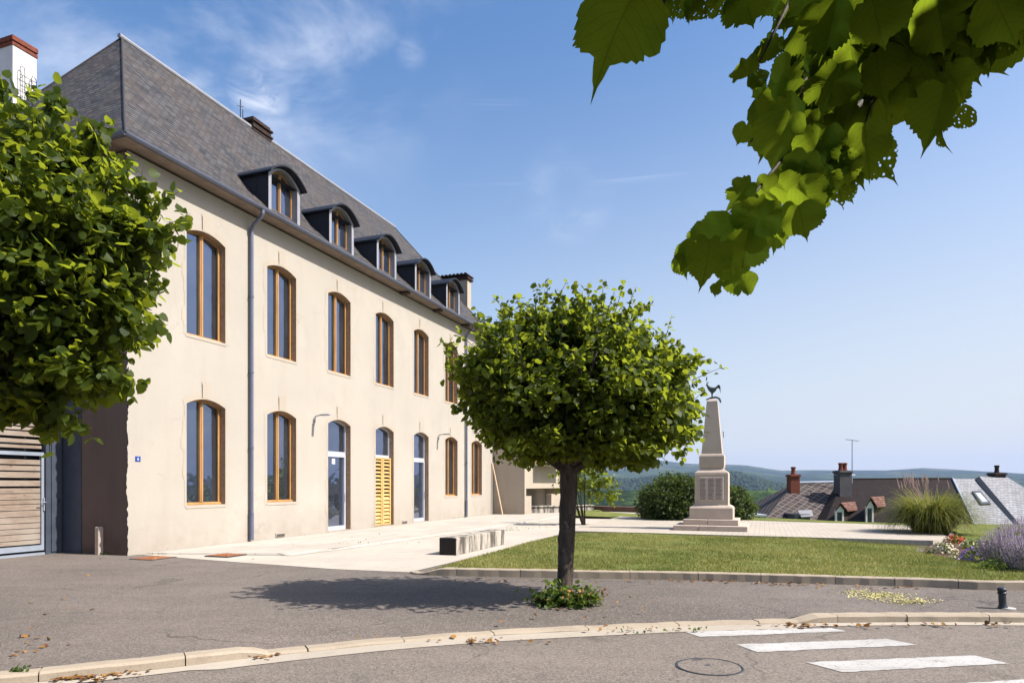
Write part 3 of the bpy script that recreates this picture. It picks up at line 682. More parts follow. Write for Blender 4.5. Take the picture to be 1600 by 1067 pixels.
def make_door(c, shutter=False):
    z0 = .06; mb = MB(); y0, y1 = REC-.06, REC
    frame_mesh(mb, c, OW, z0, GFS, RISE, y0, y1, .05, False, rail=.05)
    tr = 2.62; mb.box(c-OW/2+.05, c+OW/2-.05, y0-.02, y1, tr, tr+.10)
    if not shutter:
        mb.box(c-OW/2+.05, c-OW/2+.12, y0-.03, y1, z0, tr); mb.box(c+OW/2-.13, c+OW/2-.05, y0-.03, y1, z0, tr); mb.box(c-OW/2+.12, c+OW/2-.13, y0-.03, y1, z0, z0+.14); mb.box(c-OW/2+.12, c+OW/2-.13, y0-.03, y1, tr-.08, tr)
    w = mb.build('glazed_door' if not shutter else 'shutter_door', M['alu'], hall)
    mb = MB(); a = arch(c, OW-.08, z0+.04, GFS-.01, RISE-.02); mb.poly([(x, REC-.02, z) for x, z in a][::-1]); mb.build('pane', M['glass'], w)
    mb = MB(); a = arch(c, OW, z0-.06, GFS, RISE)
    for p, q in zip(a, a[1:]): mb.quad((p[0], 0, p[1]), (q[0], 0, q[1]), (q[0], REC+.02, q[1]), (p[0], REC+.02, p[1]))
    mb.build('reveal', M['reveal'], w)
    mb = MB(); ragged(mb, a, None, c, .11, -.006, rr); k = GFS+RISE
    mb.poly([(c-.13, -.009, k+.015), (c+.13, -.009, k+.015), (c+.17, -.009, k+.46), (c-.17, -.009, k+.44)]); mb.build('stone_surround', M['stone'], w)
    mb = MB(); mb.box(c-.155, c-.14, -.0135, -.0095, k+.03, k+.42); mb.build('joint_crack', M['soffit'], w)
    mb = MB(); mb.box(c-OW/2+.01, c+OW/2-.01, -.02, REC, -.02, z0); mb.build('door_step', M['stone'], w)
    if shutter:
        for sgn in (-1, 1):
            lf = MB(); xa, xb = (c-OW/2+.04, c-.01) if sgn < 0 else (c+.01, c+OW/2-.04); ya, yb = REC-.16, REC-.10
            lf.box(xa, xa+.09, ya, yb, z0+.02, tr); lf.box(xb-.09, xb, ya, yb, z0+.02, tr)
            n = 18; h = (tr-z0-.02)/n
            for k in range(n+1):
                zc = z0+.02+k*h
                hh = .05 if k > 7 else .10
                if k in (0, n): lf.box(xa+.09, xb-.09, ya, yb, max(zc-.06, z0+.02), min(zc+.06, tr))
                else: lf.add([(xa+.09, ya, zc-hh*.5), (xb-.09, ya, zc-hh*.5), (xb-.09, yb, zc+hh*.5), (xa+.09, yb, zc+hh*.5), (xa+.09, ya, zc-hh*.5+.02), (xb-.09, ya, zc-hh*.5+.02), (xb-.09, yb, zc+hh*.5+.02), (xa+.09, yb, zc+hh*.5+.02)], [(0, 1, 2, 3), (7, 6, 5, 4), (0, 4, 5, 1), (2, 6, 7, 3)])
            lf.build('shutter_leaf', M['wood_l'], w)
            # dark leaf core between slats
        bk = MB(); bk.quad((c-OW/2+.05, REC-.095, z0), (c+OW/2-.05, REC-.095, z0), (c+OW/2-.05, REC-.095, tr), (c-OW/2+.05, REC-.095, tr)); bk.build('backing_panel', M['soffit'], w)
    else:
        hd = MB(); hd.tube([(c+OW/2-.17, y0-.03, 1.0), (c+OW/2-.17, y0-.08, 1.0), (c+OW/2-.17, y0-.08, 1.3), (c+OW/2-.17, y0-.03, 1.3)], .012, 6); hd.build('handle', M['galv'], w)
    return w
d1 = make_door(CS[2]); make_door(CS[3], True); make_door(CS[4])
mb = MB(); mb.box(CS[2]-.12, CS[2]+.06, REC-.03, REC-.026, 2.30, 2.48); mb.build('paper_notice', M['white'], d1)
# roof
EZ = 9.26; OV = .38
prof = [(0, EZ), (.95, EZ+.86), (BW/2+OV, 14.75)]; RX0, RX1 = 3.45, 19.2
def hipt(a): return a/(BW/2+OV)
def ring(a, z):
    t = hipt(a); x0 = -OV+t*(RX0+OV); x1 = BL+OV-t*(BL+OV-RX1); return [(x0, -OV+a, z), (x1, -OV+a, z), (x1, BW+OV-a, z), (x0, BW+OV-a, z)]
rings = [ring(a, z) for a, z in prof]
mb = MB(); acc = 0
for k in range(2):
    A_, B_ = rings[k], rings[k+1]; ln = math.hypot(prof[k+1][0]-prof[k][0], prof[k+1][1]-prof[k][1])
    for s in range(4):
        a, b, c_, d = A_[s], A_[(s+1) % 4], B_[(s+1) % 4], B_[s]; ax = 0 if s in (0, 2) else 1
        uv = [(a[ax], acc), (b[ax], acc), (c_[ax], acc+ln), (d[ax], acc+ln)]
        if k == 1 and s in (1, 3): mb.add([a, b, c_], [(0, 1, 2)], 0, uv[:3])
        else: mb.quad(a, b, c_, d, 0, uv)
    acc += ln
roof = mb.build('roof', M['slate'], hall)
mb = MB(); r0 = rings[0]; th_ = .07
for s in range(4):
    a, b = r0[s], r0[(s+1) % 4]; mb.quad(a, b, (b[0], b[1], b[2]-th_), (a[0], a[1], a[2]-th_))
mb.quad(*[(p[0], p[1], p[2]-th_) for p in r0]); mb.build('soffit', M['cornice'], roof)
mb = MB(); mb.tube([(RX0-.1, BW/2, 14.77), (RX1+.1, BW/2, 14.77)], .07, 8)
mb.build('ridge_cap', M['trimgrey'], roof)
mb = MB()
for s, e in ((0, 0), (3, 0), (1, 1), (2, 1)):
    mb = MB(); mb.tube([Vector(rings[0][s])+Vector((0, 0, .01)), Vector(rings[1][s])+Vector((0, 0, .01)), Vector(((RX0, RX1)[e], BW/2, 14.76))], .03, 6); mb.build('hip_cap', M['slate'], roof)
mb = MB(); gy = -OV-.085; gz = EZ-.02
def gut(mb_, a, b, d):
    n = 8; v = []
    for P_ in (a, b):
        for k in range(n+1): t = math.pi+math.pi*k/n; v.append(Vector(P_)+Vector(d)*(.075*math.cos(t))+Vector((0, 0, .075*math.sin(t))))
        for k in range(n, -1, -1): t = math.pi+math.pi*k/n; v.append(Vector(P_)+Vector(d)*(.069*math.cos(t))+Vector((0, 0, .069*math.sin(t))))
    m = 2*(n+1); mb_.add(v, [(k, (k+1) % m, m+(k+1) % m, m+k) for k in range(m)]+[tuple(range(m))[::-1], tuple(range(m, 2*m))])
gut(mb, (-OV-.1, gy, gz), (BL+OV+.05, gy, gz), (0, 1, 0)); gut(mb, (-OV-.085, -OV-.1, gz), (-OV-.085, BW+OV, gz), (1, 0, 0))
for k in range(30): mb.box(.4+k*.75, .425+k*.75, gy-.078, gy-.074, gz-.03, gz+.012)
mb.build('roof_gutter', M['pipe'], hall)
mb = MB()   # rafter feet below the eave toward the far end
for k in range(4): mb = MB(); mb.box(12.2+2.9*k, 12.42+2.9*k, -.36, -.001, EZ-.17, EZ-.075); mb.build('rafter_foot', M['soffit'], roof)
for x in (3.86, 18.46):
    mb = MB(); mb.tube([(x, gy, gz-.06), (x, gy, gz-.16), (x, gy+.06, gz-.26), (x, -.16, gz-.42), (x, -.085, gz-.55), (x, -.085, .75)], .052, 12)
    mb.tube([(x, -.085, .76), (x, -.085, .06)], .062, 12)
    for z in (.78, 2.6, 4.7, 6.8): mb.tube([(x, -.085, z), (x, -.085, z+.05)], .064, 12); mb.box(x-.012, x+.012, -.06, -.001, z, z+.04)
    mb.build('downpipe', M['pipe'], hall, smooth=False)
# dormers
def make_dormer(c):
    w, z0, zs, rise = 1.42, EZ+.02, 10.60, .34; y0 = -.06; hw = w/2
    mb = MB()      # cheeks + back
    def roofy(z): return -OV+(.95+(z-EZ-.86)*(BW/2+OV-.95)/(14.75-EZ-.86) if z > EZ+.86 else (z-EZ)/.86*.95)
    for s in (-1, 1):
        x = c+s*hw; yb = roofy(zs)+.1; mb.add([(x, y0+.02, z0), (x, y0+.02, zs), (x, yb, zs), (x, -.2+.5, z0)], [(0, 1, 2, 3)])
        for k in range(1, 4): yk = y0+k*.42; mb.box(x-.008, x+.008, yk, yk+.012, z0+.3, zs-.02)
    mb.quad((c-hw, y0+.02, zs-.01), (c+hw, y0+.02, zs-.01), (c+hw, roofy(zs), zs-.01), (c-hw, roofy(zs), zs-.01))
    d = mb.build('dormer', M['anthracite'], hall)
    mb = MB(); a = arch(c, w+.0, z0, zs, rise); i = arch(c, w-.25, z0+.08, zs-.0, rise*.88)
    i = [(x, max(z, z0+.08)) for x, z in i]
    for (p, q), (e, f) in zip(zip(a, a[1:]+a[:1]), zip(i, i[1:]+i[:1])):
        mb.quad((p[0], y0, p[1]), (q[0], y0, q[1]), (f[0], y0, f[1]), (e[0], y0, e[1])); mb.quad((e[0], y0, e[1]), (f[0], y0, f[1]), (f[0], y0+.26, f[1]), (e[0], y0+.26, e[1]))
    for s in (-1, 1): mb.box(c+s*(hw-.075)-.05, c+s*(hw-.075)+.05, y0-.02, y0-.002, z0, z0+.22, bev=.006)
    mb.box(c-hw-.03, c+hw+.03, y0-.05, y0+.02, z0-.05, z0+.035)
    mb.build('dormer_front', M['trimgrey'], d)
    mb = MB(); frame_mesh(mb, c, w-.25, z0+.08, zs-.0, rise*.86, y0+.20, y0+.25, .05, True, .04, .06); mb.build('window_frame', M['wood'], d)
    mb = MB(); a = arch(c, w-.24, z0+.1, zs-.01, rise*.84-.02); mb.poly([(x, y0+.235, z) for x, z in a][::-1]); mb.build('pane', M['glass'], d)
    mb = MB(); n = 16; ow = w+.22; pts = []
    for k in range(n+1): t = k/n; pts.append((c-ow/2+ow*t, zs-.03+(rise+.06)*(1-(2*t-1)**2)))
    for p, q in zip(pts, pts[1:]):
        yp, yq = roofy(p[1])+.3, roofy(q[1])+.3; mb.quad((p[0], y0-.19, p[1]+.05), (q[0], y0-.19, q[1]+.05), (q[0], yq, q[1]+.05), (p[0], yp, p[1]+.05))
        mb.quad((p[0], y0-.19, p[1]), (q[0], y0-.19, q[1]), (q[0], y0-.19, q[1]+.05), (p[0], y0-.19, p[1]+.05)); mb.quad((p[0], y0-.19, p[1]), (p[0], yp, p[1]), (q[0], yq, q[1]), (q[0], y0-.19, q[1]))
    for k, s in ((0, 1), (n, -1)):
        p = pts[k]; yp = roofy(p[1])+.3; mb.quad((p[0], y0-.19, p[1]), (p[0], y0-.19, p[1]+.05), (p[0], yp, p[1]+.05), (p[0], yp, p[1]))
    mb.build('curved_roof', M['anthracite'], d)
for k in range(1, 6): make_dormer(CS[k]+.05)
# chimneys of the hall
mb = MB(); cx, cy = 9.35, BW/2+.3
mb.box(cx-.45, cx+.45, cy-.35, cy+.35, 13.9, 14.65)
ck = mb.build('chimney', M['brick_dk'], roof)
mb = MB()
for k, (e, z) in enumerate(((.05, 14.65), (.10, 14.77), (.04, 14.89), (.10, 15.0), (.02, 15.12))): mb.box(cx-.45-e, cx+.45+e, cy-.35-e, cy+.35+e, z, z+.085, bev=.015)
tag(mb.build('chimney_cap', M['brick_dk'], roof))
mb = MB(); mb.tube([(8.3, BW/2, 14.7), (8.3, BW/2, 15.5)], .018, 6); mb.tube([(8.42, BW/2, 14.7), (8.42, BW/2, 15.2)], .015, 6); mb.tube([(8.15, BW/2, 15.2), (8.45, BW/2, 15.32)], .012, 6); mb.build('aerial', M['iron'], roof)
# large gable stack at the far end
mb = MB(); mb.box(BL+.35, BL+.85, 1.65, 4.4, 7.0, 12.72); mb.build('end_chimney', M['render_far'], hall)
mb = MB(); mb.box(BL+.25, BL+.95, 1.55, 4.5, 12.72, 12.84, bev=.02); mb.box(BL+.32, BL+.88, 1.62, 4.43, 12.84, 12.94)
for k in range(13):
    y = 1.57+k*.228; v = []; n = 6
    for x in (BL+.12, BL+1.08):
        for j in range(n+1): t = math.pi*j/n; v.append((x, y+.11+.11*math.cos(t), 12.94+.10*math.sin(t)))
    mb.add(v, [(j, j+1, n+1+j+1, n+1+j) for j in range(n)]+[tuple(range(n+1)), tuple(range(n+1, 2*n+2))[::-1]])
mb.build('chimney_tile_cap', M['brick_dk'], hall)
# wall lamps
for k, (u, z) in enumerate(((6.76, 3.78), (15.56, 3.78))):
    L_ = empty('wall_lamp', UV(u, 0), ANG, ['grey swan-arm lamp on the cream wall beside the first glazed door', 'grey swan-arm lamp on the cream wall beside the third doorway, farther from the corner'][k], 'wall lamp', 'lamps along the cream front')
    mb = MB(); mb.tube([(0, -.001, z-.22), (0, -.05, z-.2), (0, -.055, z-.03), (0, -.09, z), (0, -.30, z+.03)], .022, 8); mb.build('arm', M['zinc'], L_)
    mb = MB(); mb.box(-.06, .06, -.62, -.26, z+.0, z+.055, bev=.015); mb.build('lamp_head', M['zinc'], L_)
    mb = MB(); mb.box(-.045, .045, -.016, -.001, z-.3, z-.12, bev=.004); mb.build('wall_plate', M['zinc'], L_)
# house number
pl = empty('number_plate', UV(.255, 0), ANG, 'small blue enamel house number plate near the corner of the building', 'house number')
mb = MB(); mb.box(-.07, .07, -.012, -.003, 2.13, 2.25, bev=.004); mb.build('plate', plain('blue_enamel', (.02, .05, .28), .3, .5), pl)
cu = bpy.data.curves.new('six', 'FONT'); cu.body = '6'; cu.size = .10; cu.align_x = 'CENTER'; cu.extrude = .0015
to = bpy.data.objects.new('tmp', cu); C.objects.link(to); dg = bpy.context.evaluated_depsgraph_get(); me = bpy.data.meshes.new_from_object(to.evaluated_get(dg)); bpy.data.objects.remove(to)
me.transform(Matrix.Translation((0, -.014, 2.155)) @ Matrix.Rotation(R(90), 4, 'X')); link_mesh('digit', me, M['white'], pl)
# low vents at the wall foot
for k, (u, lab) in enumerate(((5.15, 'small dark vent at the wall foot under the second ground-floor window'), (12.6, 'tiny dark vent at the wall foot beside the shutter door'))):
    t = empty('floor_vent', UV(u, 0), ANG, lab, 'vent'); mb = MB(); mb.box(-.2, .2, -.03, -.001, .07, .17, bev=.005)
    mb.build('vent_frame', M['stone'], t); mb = MB(); [mb.box(-.17, .17, -.036, -.031, .085+.022*j, .098+.022*j) for j in range(3)]; mb.build('grille', M['iron'], t)
# rusty drain plates
for k, (x, y, lab) in enumerate(((240, 870.5, 'rusty plate in the ground right at the corner of the cream wall'), (355, 867, 'rusty plate in the pale footway, farther from the wall corner'))):
    p = G(x, y, .02); o = empty('drain_plate', (p.x, p.y, .004 if k == 0 else .022), ANG, lab, 'drain cover', 'rusty plates beside the wall')
    mb = MB(); mb.box(-.3, .3, -.28, .28, 0, .012, bev=.004); [mb.box(-.26, .26, -.22+.088*j, -.19+.088*j, .0125, .018) for j in range(6)]; mb.build('cover', M['rust'], o)
    mb = MB()
    for a in ((-.34, .34, -.32, -.283), (-.34, .34, .283, .32), (-.34, -.303, -.283, .283), (.303, .34, -.283, .283)): mb.box(*a, -.01, .009)
    mb.build('rim', M['iron'], o)
# leaning board at the far end
mb = MB(); mb.box(-.045, .045, -.02, .02, 0, 2.75, bev=.006)
o = mb.build('leaning_board', M['gold']); o.location = UV(21.85, .62, .05); o.rotation_euler = (0, 0, ANG); o.rotation_euler = (R(-12), 0, ANG)
tag(o, 'pale wooden bar leaning against the shaded wall at the far end of the building', 'board')
# stone post by the end wall
p = G(156, 866); mb = MB(); mb.box(-.085, .085, -.07, .07, -.05, .64, bev=.02); o = mb.build('stone_bollard', M['monument'], None, (p.x, p.y, 0), ANG)
tag(o, 'short square stone post against the shaded end wall', 'stone post')
# ------------------------------------------------------------------ timber gate (parallel to the front, set back 2.1 m)
def GV(u, out, z): return (u, -out, z)
gate = empty('timber_gate_screen', P0, ANG, 'tall slatted timber screen with a grey steel framed gate left of the building', 'gate')
yg = 2.15
mb = MB(); rg = random.Random(2); z = 2.42
def slats(mb_, x0, x1, z0, z1, y, dense):
    z = z0; k = 0
    while z < z1-.04:
        h = rg.choice((.07, .09, .11, .13)); h = min(h, z1-z); mb_.box(x0, x1, y+rg.uniform(-.004, .004), y+.03, z, z+h, bev=.004)
        z += h+(.012 if z < dense else rg.choice((.03, .045, .06)))
slats(mb, -6.5, -.45, 2.42, 4.3, yg, 0); mb.build('upper_slats', M['slat'], gate)
mb = MB(); slats(mb, -1.95, -.5, .25, 2.24, yg-.03, 1.35); gs = mb.build('gate_leaf', M['slat'], gate)
mb = MB(); slats(mb, -6.5, -2.15, .2, 2.3, yg, 1.35); mb.build('side_slats', M['slat'], gate)
mb = MB()
for x0, x1, z0, z1 in ((-2.03, -1.95, .1, 2.34), (-.5, -.44, .1, 2.34), (-1.95, -.5, 2.26, 2.34), (-1.95, -.5, .1, .22)): mb.box(x0, x1, yg-.07, yg-.0, z0, z1)
mb.box(-2.12, -2.05, yg-.06, yg+.02, 0, 4.3); mb.box(-6.6, -2.12, yg-.06, yg+.0, .02, .12)
mb.build('steel_frame', M['galv'], gate)
mb = MB(); mb.box(-2.03, -.44, yg-.10, yg+.1, -.02, .05); mb.build('threshold', M['galv'], gate)
mb = MB(); mb.box(-.42, -.04, yg-.10, yg+.06, 0, 4.4); mb.box(-.02, .0-.004, 1.45, yg-.1, 0, 4.3)
for z in (.0,): mb.box(-.30, -.16, yg-.125, yg-.1, .05, 4.3)
mb.build('steel_post', M['steelblue'], gate)
mb = MB(); mb.box(-.47, -.44, yg-.10, yg-.075, 1.0, 1.3, bev=.004); mb.tube([(-.455, yg-.1, 1.2), (-.455, yg-.15, 1.2), (-.58, yg-.15, 1.2)], .011, 8); mb.build('handle', M['galv'], gate)
mb = MB(); mb.lathe([(.035, 0), (.035, .03), (.02, .045)], 10); o = mb.build('knob', M['iron'], gate, (-.12, yg-.10, 1.24)); o.rotation_euler = (R(90), 0, 0)
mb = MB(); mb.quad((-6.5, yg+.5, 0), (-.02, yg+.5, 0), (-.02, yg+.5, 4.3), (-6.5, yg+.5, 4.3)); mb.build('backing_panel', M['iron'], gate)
# ------------------------------------------------------------------ white chimney behind, with ladder
stack = empty('white_chimney_stack', UV(0, 0), ANG, 'white rendered chimney stack with brick crown and iron rungs behind the slate roof', 'chimney')
def u_of(px, n):      # distance along the front where the line at depth n (into the house) meets an image column
    q = (px-800)/FPX; x0 = P0+NN*(-n); return (q*x0.y-x0.x)/(DD.x-q*DD.y)
n_ = 10.2; ua, ub = u_of(20, n_), u_of(57, n_); Ya = UV(ua, -n_).y; zt = H+(HOR-55)/FPX*Ya
mb = MB(); mb.box(ua, ub, n_, n_+1.6, 3, zt-.32); mb.build('shaft', M['white'], stack)
mb = MB(); mb.box(ua-.03, ub+.03, n_-.03, n_+1.63, zt-.32, zt-.22); mb.box(ua-.0, ub+.0, n_-.0, n_+1.6, zt-.22, zt-.17); mb.box(ua-.04, ub+.04, n_-.04, n_+1.64, zt-.17, zt, bev=.01); mb.build('brick_crown', M['brick'], stack)
mb = MB(); wd = ub-ua
for f0, f1, top in ((.2, .4, zt-.95), (.68, .88, zt-1.1)):
    xa, xb = ua+wd*f0, ua+wd*f1; mb.tube([(xa, n_-.12, zt-3.2), (xa, n_-.12, top-.1), (xa+(xb-xa)*.2, n_-.12, top), (xb-(xb-xa)*.2, n_-.12, top), (xb, n_-.12, top-.1), (xb, n_-.12, zt-3.2)], .014, 6)
for k in range(6): z = zt-1.25-k*.36; mb.tube([(ua+wd*.2, n_-.12, z), (ua+wd*.88, n_-.12, z)], .012, 6)
for z in (zt-1.3, zt-2.6): mb.tube([(ua+wd*.3, n_, z), (ua+wd*.3, n_-.12, z)], .012, 6)
mb.build('ladder_rungs', M['iron'], stack)
mb = MB(); mb.tube([(ub-.2, n_-.0, zt-2.15), (u_of(88, 8.4), 8.4, zt-1.78)], .03, 6); mb.build('tie_bar', M['iron'], stack)
mb = MB(); mb.box(ua-9, ub+4, n_-.2, n_+6, -.3, 8.6); mb.build('rear_house_wall', M['render_far'], stack)
# ------------------------------------------------------------------ neighbour building at the far end
def u_n(px, out): return u_of(px, -out)
nb = empty('neighbour_house', P0, ANG, 'lower cream house with balcony standing forward beyond the long building', 'house')
NO = 1.75; u0 = 22.12; u1 = u_n(889, NO)
mb = MB(); mb.quad((u0, -NO, 0), (u0, 3, 0), (u0, 3, 6.6), (u0, -NO, 6.6)); mb.build('side_wall', M['render_far'], nb)
def zat(px, py, out): u = u_n(px, out); Y = UV(u, out).y; return u, H+(HOR-py)/FPX*Y
mb = MB(); wins = []
ua_, za = zat(833, 722, NO); ub_, zb = zat(845, 698, NO); wins.append((ua_, ub_, za-.1, zb+.5))
uc, zc = zat(822, 790, NO); ud, zd = zat(885, 762, NO)
mb.quad((u0, -NO, 0), (uc, -NO, 0), (uc, -NO, 6.6), (u0, -NO, 6.6)); mb.quad((uc, -NO, zd), (ua_, -NO, zd), (ua_, -NO, 6.6), (uc, -NO, 6.6))
mb.quad((ua_, -NO, zd), (ub_, -NO, zd), (ub_, -NO, za), (ua_, -NO, za)); mb.quad((ua_, -NO, zb+.5), (ub_, -NO, zb+.5), (ub_, -NO, 6.6), (ua_, -NO, 6.6))
mb.quad((ub_, -NO, zd), (u1, -NO, zd), (u1, -NO, 6.6), (ub_, -NO, 6.6)); mb.quad((u1, -NO, 0), (u1, 4, 0), (u1, 4, 6.6), (u1, -NO, 6.6)); mb.quad((uc, -NO, 0), (uc, -NO+1.6, 0), (uc, -NO+1.6, zd), (uc, -NO, zd))
mb.quad((uc, -NO, zd), (u1, -NO, zd), (u1, -NO+1.6, zd), (uc, -NO+1.6, zd)); mb.quad((uc, -NO+1.6, 0), (u1, -NO+1.6, 0), (u1, -NO+1.6, zd), (uc, -NO+1.6, zd))
mb.box((uc*.35+u1*.65)-.9, (uc*.35+u1*.65)+1.2, -NO, -NO+.3, 0, zd-.35); mb.box(uc, uc+.9, -NO+.01, -NO+.3, 0, zd-.4)
mb.build('front_wall', M['render_far'], nb)
mb = MB(); a, b, c_, d = wins[0]; mb.quad((a, -NO+.18, c_), (b, -NO+.18, c_), (b, -NO+.18, d), (a, -NO+.18, d)); mb.build('window', M['wood'], nb)
mb = MB(); mb.box(a-.05, b+.05, -NO-.05, -NO+.18, c_-.1, c_); mb.build('window_sill', M['stone'], nb)
mb = MB(); xb0, zb0 = zat(850, 722, NO+.6); xb1, _ = zat(884, 722, NO+.6); mb.box(xb0, xb1, -NO-.9, -NO, zb0-.15, zb0)
for k in range(9): x = xb0+(xb1-xb0)*k/8; mb.box(x-.03, x+.03, -NO-.9, -NO-.86, zb0, zb0+.85)
mb.box(xb0, xb1, -NO-.92, -NO-.84, zb0+.85, zb0+.92); mb.build('balcony', M['white'], nb)
mb = MB(); mb.box(uc+1.4, uc+2.6, -NO+1.4, -NO+1.58, .6, zd-.1); mb.build('window', M['alu'], nb)
mb = MB(); z6 = 6.6
mb.quad((u0-.0, -NO-.3, z6), (u1+.3, -NO-.3, z6), (u1-1.2, 1.4, z6+1.6), (u0, 1.4, z6+1.6), 0, [(0, 0), (9, 0), (8, 3), (0, 3)]); mb.quad((u1+.3, -NO-.3, z6), (u1+.3, 4.4, z6), (u1-1.2, 1.4, z6+1.6), (u1-1.2, 1.4, z6+1.6)[:3], 0, [(0, 0), (6, 0), (3, 3), (3, 3)])
mb.build('roof', M['tile'], nb)
# rough low wall and trough in front of the neighbour
a, b = G(822, 803, 0), G(925, 800, 0)
mb = MB(); d_ = (b-a); Lw = d_.length; mb.box(0, Lw, -.2, .2, -.1, .36, bev=.03); mb.box(-.05, Lw+.05, -.27, .27, .36, .44, bev=.03)
o = mb.build('low_stone_wall', M['bench'], None, a, math.atan2(d_.y, d_.x)); tag(o, 'low weathered stone wall before the neighbour house, partly behind the tree trunk', 'low wall')
a, b = A(905, 797, 42), A(1010, 800, 39)
mb = MB(); d_ = b-a; Lw = math.hypot(d_.x, d_.y); mb.box(0, Lw, -.15, .15, -1.0, .12, bev=.02); mb.box(-.03, Lw+.03, -.2, .2, .12, .2, bev=.02)
o = mb.build('parapet_wall', plain('brown_parapet', (.13, .075, .055), .9), None, (a.x, a.y, .12), math.atan2(d_.y, d_.x)); tag(o, 'long low brown parapet at the edge of the terrace, left of the round hedge', 'parapet')
# ------------------------------------------------------------------ bench
p = G(713, 867.5, .006); mb = MB(); bw, bl, bh = .42, 3.05, .40
mb.box(0, bl, 0, bw, 0, bh, bev=.012); o = mb.build('concrete_bench', M['bench'], None, (p.x, p.y, .0), ANG)
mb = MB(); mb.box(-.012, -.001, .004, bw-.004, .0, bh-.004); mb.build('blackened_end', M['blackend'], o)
tag(o, 'long solid concrete bench block with black mould streaks beside the lawn', 'bench')
# ------------------------------------------------------------------ war memorial
mp = G(1109, 829.5, TZ_)+DD*1.15
mon = empty('war_memorial', (mp.x, mp.y, TZ_), ANG-math.pi/2, 'pale stone war memorial obelisk on stepped base with engraved tablet', 'monument')
hw = lambda z: z
mb = MB()
mb.box(-1.13, -.35, -1.13, 1.13, 0, .165, bev=.015); mb.box(-.342, 1.13, -1.13, 1.13, 0, .165, bev=.015); mb.box(-.85, -.1, -.85, .85, .167, .35, bev=.015); mb.box(-.092, .85, -.85, .85, .167, .35, bev=.015)
mb.build('step', M['monument'], mon)
mb = MB(); mb.lathe([(.66, .352), (.67, .37), (.67, .70), (.645, .74), (.545, .80)], 4, sq=True); mb.build('plinth', M['monument'], mon)
mb = MB(); mb.lathe([(.52, .80), (.52, 1.80), (.505, 1.86), (.43, 1.92), (.36, 1.965)], 4, sq=True); mb.build('pedestal', M['monument'], mon)
mb = MB(); mb.lathe([(.355, 1.96), (.385, 2.05), (.39, 2.08), (.39, 2.38), (.375, 2.42), (.33, 2.47)], 4, sq=True); mb.build('neck_block', M['monument'], mon)
mb = MB(); mb.lathe([(.325, 2.47), (.175, 4.12), (.165, 4.20)], 4, sq=True)
mb.build('obelisk_shaft', M['monument'], mon)
mb = MB(); mb.lathe([(.168, 4.20), (.10, 4.275), (.05, 4.29)], 4, sq=True); mb.build('cap', M['tablet'], mon)
mb = MB(); mb.box(-.38, .38, -.545, -.522, .95, 1.70, bev=.012); tb = mb.build('tablet', M['tablet'], mon)
# engraved rows of letters, unreadable at this size in the photograph: small cuts in rows
mb = MB(); re_ = random.Random(4)
for row in range(17):
    for col in (-.35, -.10, .14):
        x = col; xe = col+re_.uniform(.14, .2)
        while x < xe: w = re_.uniform(.007, .016); mb.box(x, x+w, -.5475, -.5455, 1.655-row*.041-.012, 1.655-row*.041+.008); x += w+.006
mb.build('engraved_names', M['soffit'], tb)
mb = MB(); mb.tube([(.345, -.1, 3.2), (.36, -.1, 3.0)], .012, 6); mb.build('metal_hook', M['bronze'], mon)
# bronze cockerel
rs = empty('bronze_cockerel', (mp.x, mp.y, TZ_+4.29), ANG-math.pi/2, 'dark bronze cockerel statue standing on top of the memorial obelisk', 'statue')
def skin_mesh(name, verts, edges, radii, parent, mat, sub=2):
    me = bpy.data.meshes.new(name); me.from_pydata(verts, edges, []); o = bpy.data.objects.new('tmp', me); C.objects.link(o)
    md = o.modifiers.new('s', 'SKIN'); s2 = o.modifiers.new('u', 'SUBSURF'); s2.levels = sub
    for v, r in zip(me.skin_vertices[0].data, radii): v.radius = (r, r)
    me.skin_vertices[0].data[0].use_root = True
    dg = bpy.context.evaluated_depsgraph_get(); dg.update(); m2 = bpy.data.meshes.new_from_object(o.evaluated_get(dg)); bpy.data.objects.remove(o); m2.materials.clear()
    return link_mesh(name, m2, mat, parent, smooth=True)
K = 1.0
vv = [(0, 0, .30), (-.09, 0, .34), (-.15, 0, .43), (-.165, 0, .50), (-.21, 0, .495), (.08, 0, .31), (.13, 0, .38), (-.01, .035, .2), (-.01, .04, .04), (-.06, .045, .015), (-.01, -.035, .2), (-.01, -.04, .04), (-.06, -.045, .015)]
ra = [.085, .075, .042, .036, .010, .07, .04, .03, .014, .010, .03, .014, .010]
skin_mesh('body', [(x*K, y*K, z*K) for x, y, z in vv], [(0, 1), (1, 2), (2, 3), (3, 4), (0, 5), (5, 6), (0, 7), (7, 8), (8, 9), (0, 10), (10, 11), (11, 12)], [r*K for r in ra], rs, M['bronze'])
mb = MB()
for k in range(7):
    a0 = .5+k*.16; y = (k-3)*.012; pts = []
    for j in range(7): t = j/6; pts.append(((.12+.13*t+.03*math.sin(t*3))*K, y*K, (.35+.12*math.sin(t*2.6)*(1-k*.05)-.13*t*t-.05*t*k/4)*K))
    mb.tube(pts, [.022, .024, .024, .022, .018, .012, .004], 6)
mb.build('tail_feathers', M['bronze'], rs)
mb = MB(); [mb.tube([(-.18*K+k*.016, 0, .53*K), (-.175*K+k*.018, 0, .575*K-.006*abs(k-1))], [.012, .004], 6) for k in range(4)]; mb.tube([(-.19*K, 0, .475*K), (-.195*K, 0, .44*K)], [.01, .013], 6); mb.build('comb_and_wattle', M['bronze'], rs)
mb = MB(); mb.tube([(-.2, 0, -.02), (-.05, 0, .035), (.12, 0, .05), (.22, 0, .0), (.26, 0, -.1), (.25, 0, -.14)], [.02, .03, .035, .035, .03, .012], 8); mb.build('palm_branch', M['bronze'], rs)
